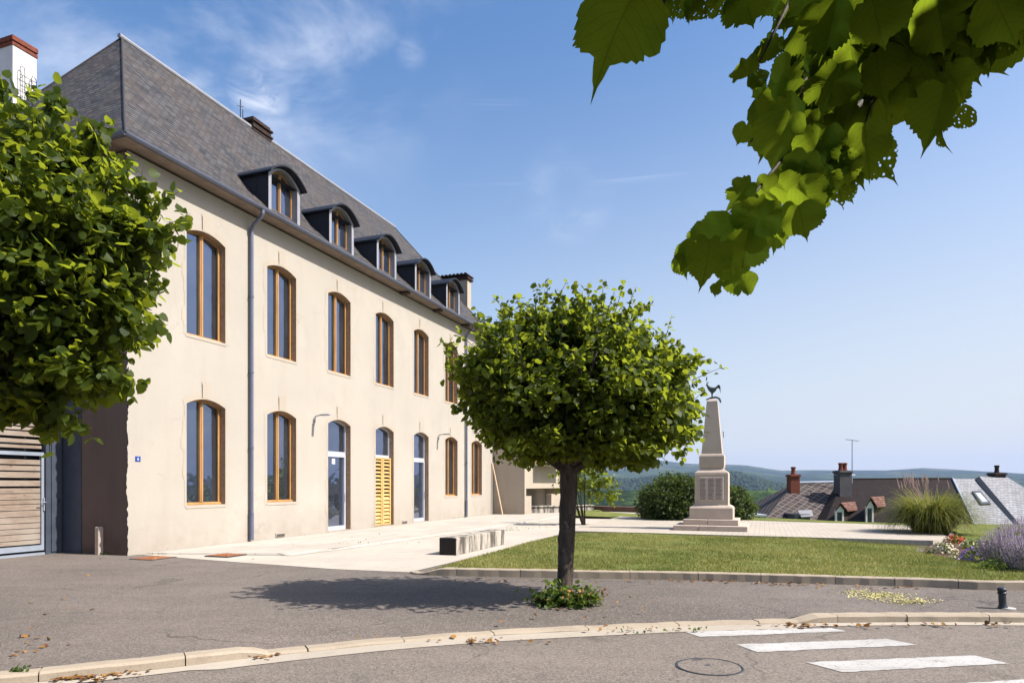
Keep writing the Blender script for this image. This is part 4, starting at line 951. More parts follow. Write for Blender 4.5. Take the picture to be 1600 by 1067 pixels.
# ------------------------------------------------------------------ bollard, manhole
p = G(1567, 950, .0); bo = empty('street_bollard', (p.x, p.y, 0), 0, 'short black cast iron bollard with white base ring by the kerb', 'bollard')
mb = MB(); mb.lathe([(.052, 0), (.058, .01), (.05, .03), (.043, .06), (.043, .185), (.054, .195), (.054, .205), (.044, .215), (.05, .225), (.056, .25), (.045, .268), (.02, .275)], 18); o = mb.build('post', M['iron'], bo, smooth=False); o.rotation_euler = (0, R(-3), 0)
mb = MB(); mb.lathe([(.10, -.01), (.10, .008), (.06, .012)], 20); mb.build('base_ring', M['paint'], bo, (.05, 0, 0))
p = G(1108, 1041, ROADZ); mh = empty('manhole_cover', (p.x, p.y, ROADZ+.003), .2, 'round iron manhole cover sunk in the road beside the crossing', 'manhole cover')
mb = MB(); v = []; n = 40
for r_, z in ((.311, .001), (.300, .005), (.289, .001)):
    for k in range(n): a = 2*math.pi*k/n; j = 1+.012*math.sin(k*5.1); v.append((r_*j*math.cos(a), r_*j*math.sin(a), z))
mb.add(v, [(i*n+k, i*n+(k+1) % n, (i+1)*n+(k+1) % n, (i+1)*n+k) for i in range(2) for k in range(n)]); mb.build('rim', M['iron'], mh)
mb = MB(); mb.lathe([(.284, -.003), (.284, .0015), (.25, .003)], 36); mb.build('lid', M['road'], mh)
mb = MB(); mb.box(-.05, .05, .22, .245, .003, .006); mb.box(-.02, .03, .02, .05, .0032, .0055); mb.build('key_slot', M['iron'], mh)
# ------------------------------------------------------------------ roofs of the village below
def house(name, label, parts_, loc=(0, 0, 0)):
    h = empty(name, loc, 0, label, 'house'); return h
def slope(pts, u, v):     # quad with uv in metres
    return [(0, 0), (u, 0), (u, v), (0, v)]
def roof_poly(mb_, e0, e1, r1, r0):
    L0 = (e1-e0).length; V = ((r0+r1)/2-(e0+e1)/2).length; d = (e1-e0).normalized(); s0 = (r0-e0).dot(d); s1 = (r1-e0).dot(d)
    mb_.quad(e0, e1, r1, r0, 0, [(0, 0), (L0, 0), (s1, V), (s0, V)])
def back(p, dy): return Vector((p.x, p.y+dy, p.z))
# A: grey diamond-slate roof
e0, e1, r1, r0 = A(1178, 832, 43.0), A(1296, 834, 43.0), A(1312, 752.5, 47.5), A(1242, 754, 47.5)
ha = house('slate_cottage', 'small village house with grey diamond-pattern slate roof and brick chimney on its left', None)
mb = MB(); roof_poly(mb, e0, e1, r1, r0); b0, b1 = back(e0, 9), back(e1, 9); roof_poly(mb, b1, b0, r0, r1); roof_poly(mb, b0, e0, r0, r0+Vector((.01, 0, 0))); ra_ = mb.build('roof', M['diamond'], ha)
mb = MB(); mb.box(e0.x+.3, e1.x-.1, 43.3, 51.6, -7, e0.z-.02); mb.build('wall', M['render_far'], ha)
mb = MB(); mb.tube([r0, r1], .09, 8); mb.build('ridge_cap', M['galv'], ra_)
def chimney(parent, px0, px1, pyt, pyb, Y, mat, dep=.8, pots=1, potc='brick', cap=True):
    a, b = A(px0, pyt, Y), A(px1, pyb, Y); mb = MB(); mb.box(a.x, b.x, Y-dep/2, Y+dep/2, b.z-.6, a.z); c_ = mb.build('chimney', mat, parent)
    if cap: mb = MB(); mb.box(a.x-.07, b.x+.07, Y-dep/2-.07, Y+dep/2+.07, a.z-.16, a.z-.02, bev=.02); mb.build('chimney_cap', mat, parent)
    for k in range(pots):
        x = a.x+(b.x-a.x)*(k+1)/(pots+1); mb = MB(); mb.lathe([(.17, a.z), (.14, a.z+.15), (.13, a.z+.38), (.17, a.z+.42), (.17, a.z+.5), (.1, a.z+.52)], 10, c=(x, Y)); mb.build('chimney_pot', M[potc], parent)
chimney(ra_, 1232.5, 1246.5, 741, 760, 46.8, M['brick'], .7, 1)
# zinc hatch on roof A
def skyl(parent, name, P_, mat, th=.05):
    mb = MB(); n = (P_[1]-P_[0]).cross(P_[3]-P_[0]).normalized()
    if n.y > 0: n = -n
    q = [p+n*th for p in P_]; mb.add(list(P_)+q, [(0, 1, 2, 3), (7, 6, 5, 4), (0, 4, 5, 1), (1, 5, 6, 2), (2, 6, 7, 3), (3, 7, 4, 0)]); return mb.build(name, mat, parent)
hd = [A(1252, 809, 42.6), A(1271, 808, 42.6), A(1268, 798, 43.9), A(1246, 799, 43.9)]; skyl(ra_, 'hatch_roof', hd, M['slate_lt'], .08)
a, b = A(1248, 818, 43.0), A(1262, 803, 43.0); mb = MB(); mb.box(a.x-.3, b.x+.1, 42.9, 45, a.z-.8, b.z); mb.build('hatch_wall', M['iron'], ra_)
# B: long brown tiled roof
e0, e1, r1, r0 = A(1286, 822, 42.4), A(1525, 824, 42.4), A(1488.5, 747.5, 47), A(1318, 748.5, 47)
hb = house('tiled_cottage', 'long village house with dark brown tiled roof, grey chimney and two dormers', None)
mb = MB(); roof_poly(mb, e0, e1, r1, r0); b0, b1 = back(e0, 9.2), back(e1, 9.2); roof_poly(mb, b1, b0, r0, r1); roof_poly(mb, e1, b1, r1, r1+Vector((.01, 0, 0))); roof_poly(mb, b0, e0, r0, r0+Vector((.01, 0, 0))); rb_ = mb.build('roof', M['tile'], hb)
mb = MB(); mb.box(e0.x+.6, e1.x-.4, 42.8, 51, -7, e0.z-.02); mb.build('wall', M['render_far'], hb)
mb = MB(); mb.tube([r0, r1], .07, 8); mb.build('ridge_cap', M['tile'], rb_)
chimney(rb_, 1307.5, 1326, 735, 776, 45.6, plain('grey_chimney', (.085, .08, .085), .9), .9, 2)
mb = MB(); a = A(1305, 742, 45.6); b = A(1336, 742, 45.6); mb.tube([a, b], .04, 6); mb.build('stay_bar', M['alu'], rb_)
def vill_dormer(px0, px1, pys, pyt, pyr, pxr, Y, gab=True):
    a, b = A(px0, pyt, Y), A(px1, pys, Y); mb = MB(); w = b.x-a.x
    mb.box(a.x, a.x+w*.19, Y, Y+.12, a.z, b.z); mb.box(b.x-w*.19, b.x, Y, Y+.12, a.z, b.z); mb.box(a.x+w*.19, b.x-w*.19, Y+.01, Y+.12, b.z-.15, b.z)
    mx_ = (a.x+b.x)/2; top = A(px0, pyr, Y).z
    mb.add([(a.x, Y+.02, b.z), (b.x, Y+.02, b.z), (mx_, Y+.02, top)], [(0, 1, 2)])
    d = mb.build('dormer', M['white'], hb)
    mb = MB(); mb.box(a.x+w*.19, b.x-w*.19, Y+.06, Y+.1, a.z, b.z-.15); mb.build('window', M['iron'], d)
    mb = MB()
    for x in (a.x+.02, b.x-.02): mb.quad((x, Y+.12, a.z-.3), (x+2.1, Y+2.6, a.z-.3), (x+2.1, Y+2.6, b.z), (x, Y+.12, b.z))
    mb.build('cheek', M['brick_dk'], d)
    mb = MB(); R_ = Vector((mx_, Y-.15, top+.06)); RB = Vector((mx_+2.3, Y+2.6, top+.06))
    for s, x in ((-1, a.x-.10), (1, b.x+.16)):
        E = Vector((x, Y-.15, b.z-.1)); EB = Vector((x+2.3, Y+2.6, b.z-.1)); mb.quad(E, R_, RB, EB, 0, [(0, 0), (0, .8), (2.6, .8), (2.6, 0)]) ; mb.quad(E+Vector((0, 0, .06)), R_+Vector((0, 0, .06)), RB+Vector((0, 0, .06)), EB+Vector((0, 0, .06)), 0, [(0, 0), (0, .8), (2.6, .8), (2.6, 0)])
    mb.build('dormer_roof', M['tile_lt'], d)
M['tile_lt'] = slate('weathered_tiles', (.14, .06, .045), (.26, .14, .10), (.12, .08, .06), .22, .17, .2, .5)
VD=1
vill_dormer(1305.5, 1318.5, 796, 820, 788, 0, 42.2); vill_dormer(1353, 1365, 790, 816, 779, 0, 42.6)
# C: pale slate roof with a skylight, D: second pale slate roof
e0, e1, r1, r0 = A(1525, 824, 42.2), A(1592, 819, 42.2), A(1528, 748, 46.9), A(1488.5, 747.5, 46.9)
hc = house('pale_roof_house', 'village house with sunlit pale slate roof and a small skylight', None)
mb = MB(); roof_poly(mb, e0, e1, r1, r0); b0 = back(r0, 5)-Vector((0, 0, 3)); b1 = back(r1, 5)-Vector((0, 0, 3)); roof_poly(mb, b1, b0, r0, r1); rc_ = mb.build('roof', M['slate_lt'], hc)
mb = MB(); z_ = Vector((0, 0, -6)); q = [e0+Vector((.15, .3, -.05)), e1+Vector((-.15, .3, -.05)), r1+Vector((-.1, 0, -.1)), r0+Vector((.15, 0, -.1)), b0, b1]
for a, b in ((q[0], q[1]), (q[0], q[3]), (q[3], q[4]), (q[1], q[2]), (q[2], q[5])): mb.quad(a, b, Vector((b.x, b.y, -7)), Vector((a.x, a.y, -7)))
mb.build('wall', M['endwall'], hc)
mb = MB(); mb.tube([e0, r0], .07, 6); mb.build('verge_trim', M['galv'], rc_)
mb = MB(); mb.tube([e0-Vector((0, .08, .05)), e1-Vector((0, .08, .05))], .08, 8); mb.build('eave_gutter', M['iron'], rc_)
def on(e0, e1, r1, r0, s, t): return (e0.lerp(e1, s)).lerp(r0.lerp(r1, s), t)
def onC(s, t): return on(e0, e1, r1, r0, s, t)
w = skyl(rc_, 'skylight', [onC(.44, .42), onC(.72, .42), onC(.70, .70), onC(.42, .70)], M['iron'], .07); skyl(w, 'pane', [onC(.50, .46), onC(.67, .46), onC(.64, .66), onC(.47, .66)], M['alu'], .085)
e0, e1, r1, r0 = A(1597, 823, 41.8), A(1690, 815, 41.8), A(1574, 745.5, 46.8), A(1530, 744, 46.8)
hdn = house('grey_roof_house', 'village house at the right edge with pale grey slate roof, dark verge and squat chimney', None)
mb = MB(); roof_poly(mb, e0, e1, r1, r0); b0 = back(r0, 5)-Vector((0, 0, 3)); b1 = back(r1, 5)-Vector((0, 0, 3)); roof_poly(mb, b1, b0, r0, r1); rd_ = mb.build('roof', M['slate_lt'], hdn)
mb = MB(); q = [e0+Vector((.1, .3, -.05)), e1, r1, r0+Vector((.1, 0, -.1)), b0, b1]
for a, b in ((q[0], q[1]), (q[0], q[3]), (q[3], q[4]), (q[1], q[2]), (q[2], q[5])): mb.quad(a, b, Vector((b.x, b.y, -7)), Vector((a.x, a.y, -7)))
mb.build('wall', M['endwall'], hdn)
sh = Vector((-.28, 0, -.16)); mb = MB(); mb.quad(e0, r0, r0+sh, e0+sh); mb.quad(e0+sh, r0+sh, r0+sh-Vector((0, 0, .1)), e0+sh-Vector((0, 0, .1))); mb.build('verge_trim', M['iron'], rd_)
chimney(rd_, 1549, 1566, 738.5, 750, 47.1, M['brick_dk'], .7, 1, 'brick_dk')
# aerial mast
p = A(1331.5, 748, 46.6); an = empty('tv_aerial', (p.x, p.y, p.z-1.2), 0, 'thin tall television aerial standing behind the grey village chimney', 'aerial')
mb = MB(); mb.tube([(0, 0, 0), (0, 0, 1.2+61/FPX*46.6)], [.045, .03], 6); mb.build('mast', M['galv'], an)
z = 1.2+60/FPX*46.6; mb = MB(); mb.tube([(-.45, 0, z+.08), (.4, 0, z-.04)], .02, 5); [mb.tube([(-.4+.16*k, -.18, z+.07-.02*k), (-.4+.16*k, .18, z+.07-.02*k)], .012, 5) for k in range(6)]; mb.build('antenna_array', M['galv'], an)
p = A(1568, 749, 41); mb = MB()
# low shed wall behind the hedge edge
a, b = A(1170, 806, 36.2), A(1196, 806, 36.2)
sd = empty('stone_shed', (0, 0, 0), 0, 'small grey stone outbuilding with pale coping between the hedge and the diamond slate roof', 'outbuilding')
mb = MB(); mb.box(a.x-1.5, b.x, 36.2, 38, -6, a.z); mb.build('wall', M['bench'], sd); mb = MB(); mb.box(a.x-1.5, b.x+.05, 36.1, 38.1, a.z, a.z+.09); mb.build('coping', M['alu'], sd)
# ------------------------------------------------------------------ foliage
LEAF = np.array([(0, 0, 0), (.30, .02, .05), (.47, .30, .09), (.36, .66, .05), (0, 1.0, -.08), (-.36, .66, .05), (-.47, .30, .09), (-.30, .02, .05), (0, .5, -.02)])
LEAFF = np.array([(0, 1, 2, 8), (8, 2, 3, 4), (0, 8, 6, 7), (8, 4, 5, 6)])
LEAF4 = np.array([(0, 0, 0), (.42, .45, .07), (0, 1.0, -.06), (-.42, .45, .07)]); LEAF4F = np.array([(0, 1, 2, 3)])
def unit(v): return v/np.maximum(np.linalg.norm(v, axis=1, keepdims=True), 1e-9)
def leaves(name, P, tip, nrm, size, tmpl=LEAF, F=LEAFF, rnd=None):
    n = len(P); T = unit(tip); N = unit(nrm-T*np.sum(nrm*T, 1, keepdims=True)); B = np.cross(T, N)
    V = P[:, None]+size[:, None, None]*(tmpl[None, :, 0:1]*B[:, None]+tmpl[None, :, 1:2]*T[:, None]+tmpl[None, :, 2:3]*N[:, None]*rng.uniform(-.6, 1.8, (n, 1, 1)))
    FF = F[None]+(np.arange(n)*len(tmpl))[:, None, None]
    r = rng.uniform(0, 1, n) if rnd is None else rnd
    return fast_mesh(name, V.reshape(-1, 3), FF.reshape(-1, F.shape[1]), {'rnd': np.repeat(r, len(tmpl))})
def crown(blobs, nshoot, per, size, seed=1, lump=.16, reach=(.74, 1.08), keep=None, stick=0):
    """blobs: (centre, (rx, ry, rz), weight). Leaves sit along shoots that run from the limbs to the outline."""
    g = np.random.default_rng(seed); Ps, Ts, Ns, Rs = [], [], [], []; shoots = []
    wt = np.array([b[2] for b in blobs], float); wt /= wt.sum()
    for c, r, w in zip(*[list(x) for x in zip(*blobs)]):
        c = np.array(c); r = np.array(r); n = int(nshoot*w/sum(b[2] for b in blobs))
        d = unit(g.normal(size=(n, 3))); d[:, 2] = np.where(d[:, 2] < -.8, -d[:, 2]*.5, d[:, 2])
        lf = 1+lump*(np.sin(d[:, 0]*5.1+seed)*np.cos(d[:, 1]*4.3+seed*2)+.7*np.sin(d[:, 2]*7+d[:, 0]*6+seed))+lump*.35*np.sin(d[:, 0]*17+3)*np.cos(d[:, 2]*15+d[:, 1]*9)
        ext = g.uniform(*reach, n); spike = g.random(n) < stick; up = d[:, 2] > .1; ext = np.where(spike & up, ext*g.uniform(1.05, 1.24, n), ext)
        inner = g.uniform(.25, .82, n)
        tt = np.linspace(0, 1, per)[None, :, None]
        S0 = c+d[:, None]*r*(lf*ext*inner)[:, None, None]; S1 = c+d[:, None]*r*(lf*ext)[:, None, None]
        bend = np.zeros_like(S0); bend[:, 0, 2] = g.uniform(-.12, .02, n)*r[2]
        P = S0+(S1-S0)*tt+bend*tt**2
        P = P+g.normal(size=P.shape)*size*.45
        out = unit(((P-c)/r).reshape(-1, 3)); m = len(out)
        side = unit(g.normal(size=(m, 3)))
        tip = out*.55+side*.75+np.array([0, 0, -.45]); nr = out*.35+np.array([0, 0, .75])+g.normal(size=(m, 3))*.42
        Ps.append(P.reshape(-1, 3)); Ts.append(tip); Ns.append(nr); Rs.append(np.clip(g.uniform(0, 1, m)*.7+.3*np.tile(np.linspace(0, 1, per), n), 0, 1))
        shoots.append((S0[:, 0], S1[:, 0]))
    P = np.concatenate(Ps); T = np.concatenate(Ts); N = np.concatenate(Ns); Rr = np.concatenate(Rs)
    if keep is not None: k = keep(P); P, T, N, Rr = P[k], T[k], N[k], Rr[k]
    S = size*g.uniform(.55, 1.25, len(P))
    return P, T, N, S, Rr, shoots
def trunk_mesh(base, top, r0, r1, limbs, seed=1):
    rd = random.Random(seed); mb = MB(); b, t = Vector(base), Vector(top); n = 26; m = 20; v = []
    for i in range(n+1):
        f = i/n; c = b.lerp(t, f)+Vector((.03*math.sin(f*4+seed), .02*math.sin(f*5), 0)); rr = r0+(r1-r0)*f
        flare = 1+.45*math.exp(-f*14)+.45*max(0, f-.86)/.14
        for k in range(m):
            a = 2*math.pi*k/m; lump = 1+.06*math.sin(3*a+f*9)+.05*math.sin(7*a-f*23)+.045*rd.uniform(-1, 1)+.16*math.exp(-((f-.42)/.03)**2)*max(0, math.cos(a-2.9))+.14*math.exp(-((f-.25)/.03)**2)*max(0, math.cos(a-.3))
            v.append(c+Vector((math.cos(a), math.sin(a), 0))*rr*flare*lump)
    mb.add(v, [(i*m+k, i*m+(k+1) % m, (i+1)*m+(k+1) % m, (i+1)*m+k) for i in range(n) for k in range(m)]+[tuple(range(n*m, n*m+m))])
    for e, r in limbs:
        e = Vector(e); st = t-Vector((0, 0, rd.uniform(.05, .35))); mid = st.lerp(e, .45)+Vector((rd.uniform(-.08, .08), rd.uniform(-.08, .08), -.10*(e-st).length*.5))
        pts = [st.lerp(mid, .0), st.lerp(mid, .5), mid, mid.lerp(e, .55)+Vector((0, 0, .04)), e]
        mb.tube(pts, [r, r*.85, r*.66, r*.45, r*.2], 8)
        for _ in range(3):
            q = mid.lerp(e, rd.uniform(.1, .8)); w = q+Vector((rd.uniform(-.3, .3), rd.uniform(-.3, .3), rd.uniform(.05, .45))); mb.tube([q, q.lerp(w, .5)+Vector((.02, 0, .03)), w], [r*.35, r*.25, r*.08], 6)
    return mb
def make_tree(name, label, base, top, r0, r1, blobs, nshoot, per, size, seed, mat, cat='tree', keep=None, lump=.16, stick=0, group=None, sprigs=60):
    base = Vector(base); t = empty(name, base, 0, label, cat, group)
    P, T, N, S, Rr, sh = crown(blobs, nshoot, per, size, seed, lump, keep=keep, stick=stick)
    limbs = []; rd = random.Random(seed)
    for (c, r, w) in blobs:
        for k in range(max(2, int(6*w))):
            a = rd.uniform(0, 6.28); limbs.append((Vector(c)+Vector((math.cos(a)*r[0]*.6, math.sin(a)*r[1]*.6, r[2]*rd.uniform(-.2, .55)))-base, r1*.5))
    mb = trunk_mesh((0, 0, -.05), Vector(top)-base, r0, r1, limbs, seed); mb.build('trunk', M['bark'], t, smooth=True)
    g = np.random.default_rng(seed+50); tw = MB(); SP = []
    for (c, r, w) in blobs:
        for k in range(int(sprigs*w)):
            d = Vector(tuple(g.normal(size=3))).normalized(); d.z = abs(d.z)*1.1+.05 if g.random() < .75 else d.z; d.normalize()
            if d.z < -.6: continue
            a = Vector(c)+Vector((d.x*r[0], d.y*r[1], d.z*r[2]))*.9; L_ = g.uniform(.14, .5)*(1 if d.z > 0 else .6); e = a+(d+Vector((g.normal(0, .3), g.normal(0, .3), .45))).normalized()*L_; m_ = a.lerp(e, .55)+Vector(tuple(g.normal(0, .03, 3)))
            tw.tube([a-base, m_-base, e-base], [.006, .004, .0015], 4)
            for j in range(int(7+L_*22)): f = g.random()**.8; q = (a.lerp(m_, f*2) if f < .5 else m_.lerp(e, f*2-1)); SP.append((q.x, q.y, q.z))
    if SP:
        SP = np.array(SP)+g.normal(size=(len(SP), 3))*.03; m_ = len(SP)
        P = np.concatenate([P, SP]); T = np.concatenate([T, g.normal(size=(m_, 3))*.7+np.array([0, 0, -.25])]); N = np.concatenate([N, g.normal(size=(m_, 3))*.6+np.array([.2, -.1, .8])]); S = np.concatenate([S, size*g.uniform(.5, 1.05, m_)]); Rr = np.concatenate([Rr, g.uniform(.5, 1, m_)])
        tw.build('shoot_twigs', M['twig'], t)
    P = P-np.array(base)
    o = link_mesh('crown', leaves('crown', P, T, N, S, rnd=Rr), mat, t)
    return t
# the pollarded linden in the middle
tb_ = G(884, 936); D0 = tb_.y
def c_(px, py, dy=0): p = A(px, py, D0+dy); return (p.x, p.y, p.z)
s_ = D0/FPX
blobs = [(c_(895, 612), (160*s_, 155*s_, 92*s_), 1.5), (c_(985, 650), (84*s_, 110*s_, 76*s_), .75), (c_(785, 592), (72*s_, 100*s_, 74*s_), .55), (c_(850, 655), (105*s_, 110*s_, 50*s_), .5), (c_(1028, 605), (54*s_, 90*s_, 60*s_), .3), (c_(930, 535), (92*s_, 90*s_, 48*s_), .35), (c_(800, 655), (62*s_, 80*s_, 40*s_), .3), (c_(895, 696), (118*s_, 120*s_, 32*s_), .7), (c_(965, 705), (60*s_, 70*s_, 36*s_), .28), (c_(1045, 665), (42*s_, 70*s_, 45*s_), .2), (c_(845, 522), (70*s_, 80*s_, 40*s_), .25)]
make_tree('pollarded_linden', 'pollarded linden tree with dense round crown standing alone in the asphalt pavement', tb_, c_(885, 706), .098, .125, blobs, 3900, 9, .088, 5, M['leaf'], lump=.24, sprigs=120)
# left linden, its trunk outside the picture
lb = Vector((-6.0, 6.6, 0)); DL = 6.9; sL = DL/FPX
def l_(px, py, dy=0): p = A(px, py, DL+dy); return (p.x, p.y, p.z)
blobs = [(l_(-60, 410), (215*sL, 225*sL, 205*sL), 1.5), (l_(90, 405), (122*sL, 145*sL, 105*sL), .75), (l_(25, 540), (125*sL, 140*sL, 100*sL), .5), (l_(50, 280), (88*sL, 110*sL, 62*sL), .4), (l_(175, 370), (62*sL, 90*sL, 52*sL), .26), (l_(140, 475), (80*sL, 110*sL, 66*sL), .36), (l_(135, 585), (46*sL, 70*sL, 32*sL), .10), (l_(45, 635), (50*sL, 70*sL, 36*sL), .10), (l_(-80, 240), (115*sL, 130*sL, 70*sL), .4), (l_(110, 270), (45*sL, 70*sL, 34*sL), .12)]
make_tree('street_linden', 'linden tree with sunlit yellow-green leaves at the left edge, before the timber gate', lb, l_(-90, 620), .15, .15, blobs, 2700, 9, .108, 8, M['leaf'], lump=.24, sprigs=130)
# hanging sprays at its lower right
def spray(parent, base, pts, n, size, mat, seed, name='hanging_spray'):
    g = np.random.default_rng(seed); mb = MB(); P = [Vector(p)-base for p in pts]; mb.tube(P, [.008]*(len(P)-1)+[.002], 5); o = mb.build(name, M['twig'], parent)
    Q = []; 
    for a, b in zip(P, P[1:]):
        for k in range(max(2, n//(len(P)-1))): Q.append(a.lerp(b, g.uniform()))
    Q = np.array([tuple(q) for q in Q])+g.normal(size=(len(Q), 3))*size*.5; m = len(Q)
    return link_mesh('spray_leaves', leaves('spray_leaves', Q, g.normal(size=(m, 3))*.7+np.array([0, 0, -.8]), g.normal(size=(m, 3))*.6+np.array([0.3, -.5, .6]), size*g.uniform(.7, 1.3, m), rnd=g.uniform(.4, 1, m)), mat, o)
LT = bpy.data.objects['street_linden']
for k, ps in enumerate([[(60, 590), (75, 640), (78, 715)], [(70, 600), (100, 650), (135, 678)], [(140, 570), (185, 595), (208, 612)], [(170, 480), (215, 500), (262, 508)], [(200, 380), (250, 370), (282, 358)], [(180, 280), (215, 285), (238, 300)], [(130, 240), (140, 215), (150, 196)], [(10, 200), (5, 160), (2, 128)], [(60, 190), (85, 165), (95, 140)]]):
    spray(LT, lb, [l_(x, y) for x, y in ps], 44, .11, M['leaf'], 40+k)
# ------------------------------------------------------------------ linden over the camera: trunk and shading crown outside the picture, one branch hanging in
ob = Vector((2.9, -.2, 0)); ot = empty('overhanging_linden', ob, 0, 'linden tree right of the viewpoint whose leafy branch hangs into the upper right corner', 'tree')
def heart(nm=64):          # serrated heart-shaped leaf, unit length, stalk at origin
    pts = []
    for k in range(nm):
        t = 2*math.pi*k/nm; q = abs(t-math.pi); b_ = min(t, 2*math.pi-t)
        r = .5*(1+.10*math.cos(t)); x = r*math.sin(t)*1.04; y = .46-.46*math.cos(t)
        if b_ < .75: y -= .10*math.sin(b_/.75*math.pi) - .10*(1-b_/.75)
        if q < .5: f = 1-q/.5; y += .32*f**2.4; x *= 1-.5*f
        tooth = (.020 if k % 2 == 0 else -.020)+(.028 if k % 8 == 3 else 0)
        if q > .07 and b_ > .35: x *= 1+tooth*1.6; y += tooth*(.6+.6*(y-.3))
        pts.append((x, y))
    return pts
HP = heart(); nH = len(HP)
def near_leaves(name, items, parent, mat):     # items: position, tip dir, normal, size, rnd, eaten
    V, F, uvv, rn, ea = [], [], [], [], []
    g = random.Random(9)
    for pos, tip, nr, sz, r_, e_ in items:
        T = tip.normalized(); N = (nr-T*nr.dot(T)).normalized(); B_ = T.cross(N); b = len(V); asy = g.uniform(-.14, .14); wd = g.uniform(.82, 1.12); bite = [(g.uniform(0, 6.28), g.uniform(.05, .2), g.uniform(.06, .3)) for _ in range(g.choice((1, 3, 4, 6)))]; fold = g.uniform(.05, .7); curl = g.uniform(-.7, .35); wv = g.uniform(.02, .09); ph = g.uniform(0, 6)
        rings_ = (0.0, .38, .72, 1.0)
        for ri in rings_:
            for (x, y) in (HP if ri > 0 else [(0, .48)]):
                an = math.atan2(x, y-.48); bt = 1-sum(d_*math.exp(-(((an-a_+math.pi) % 6.283-math.pi)/w_)**2) for a_, w_, d_ in bite); bt = bt if ri == 1 else 1
                X = x*ri*wd*(1+asy*(1 if x > 0 else -1))*bt+.05*asy*4*(y-.4)**2; Y = .48+(y-.48)*ri*bt; Z = fold*abs(X)*.8+curl*(Y-.4)**2+wv*math.sin(9*Y+ph)*abs(X)*2.2+wv*.5*math.sin(14*X+ph)
                p = pos+(B_*X+T*Y+N*Z)*sz; V.append((p.x, p.y, p.z)); uvv.append((X, Y)); rn.append(r_); ea.append(e_)
        for k in range(nH):
            k2 = (k+1) % nH; F.append((b, b+1+k, b+1+k2, b+1+k2))
            for q in range(2): F.append((b+1+q*nH+k, b+1+(q+1)*nH+k, b+1+(q+1)*nH+k2, b+1+q*nH+k2))
    me = bpy.data.meshes.new(name); me.from_pydata(V, [], [f if f[2] != f[3] else f[:3] for f in F]); me.update()
    for nm_, vals in (('rnd', rn), ('eaten', ea)): at = me.attributes.new(nm_, 'FLOAT', 'POINT'); at.data.foreach_set('value', vals)
    ul = me.uv_layers.new(name='UVMap'); li = np.zeros(len(me.loops), dtype=np.int32); me.loops.foreach_get('vertex_index', li); ul.data.foreach_set('uv', np.array(uvv, dtype=np.float32)[li].ravel())
    return link_mesh(name, me, mat, parent, smooth=True)
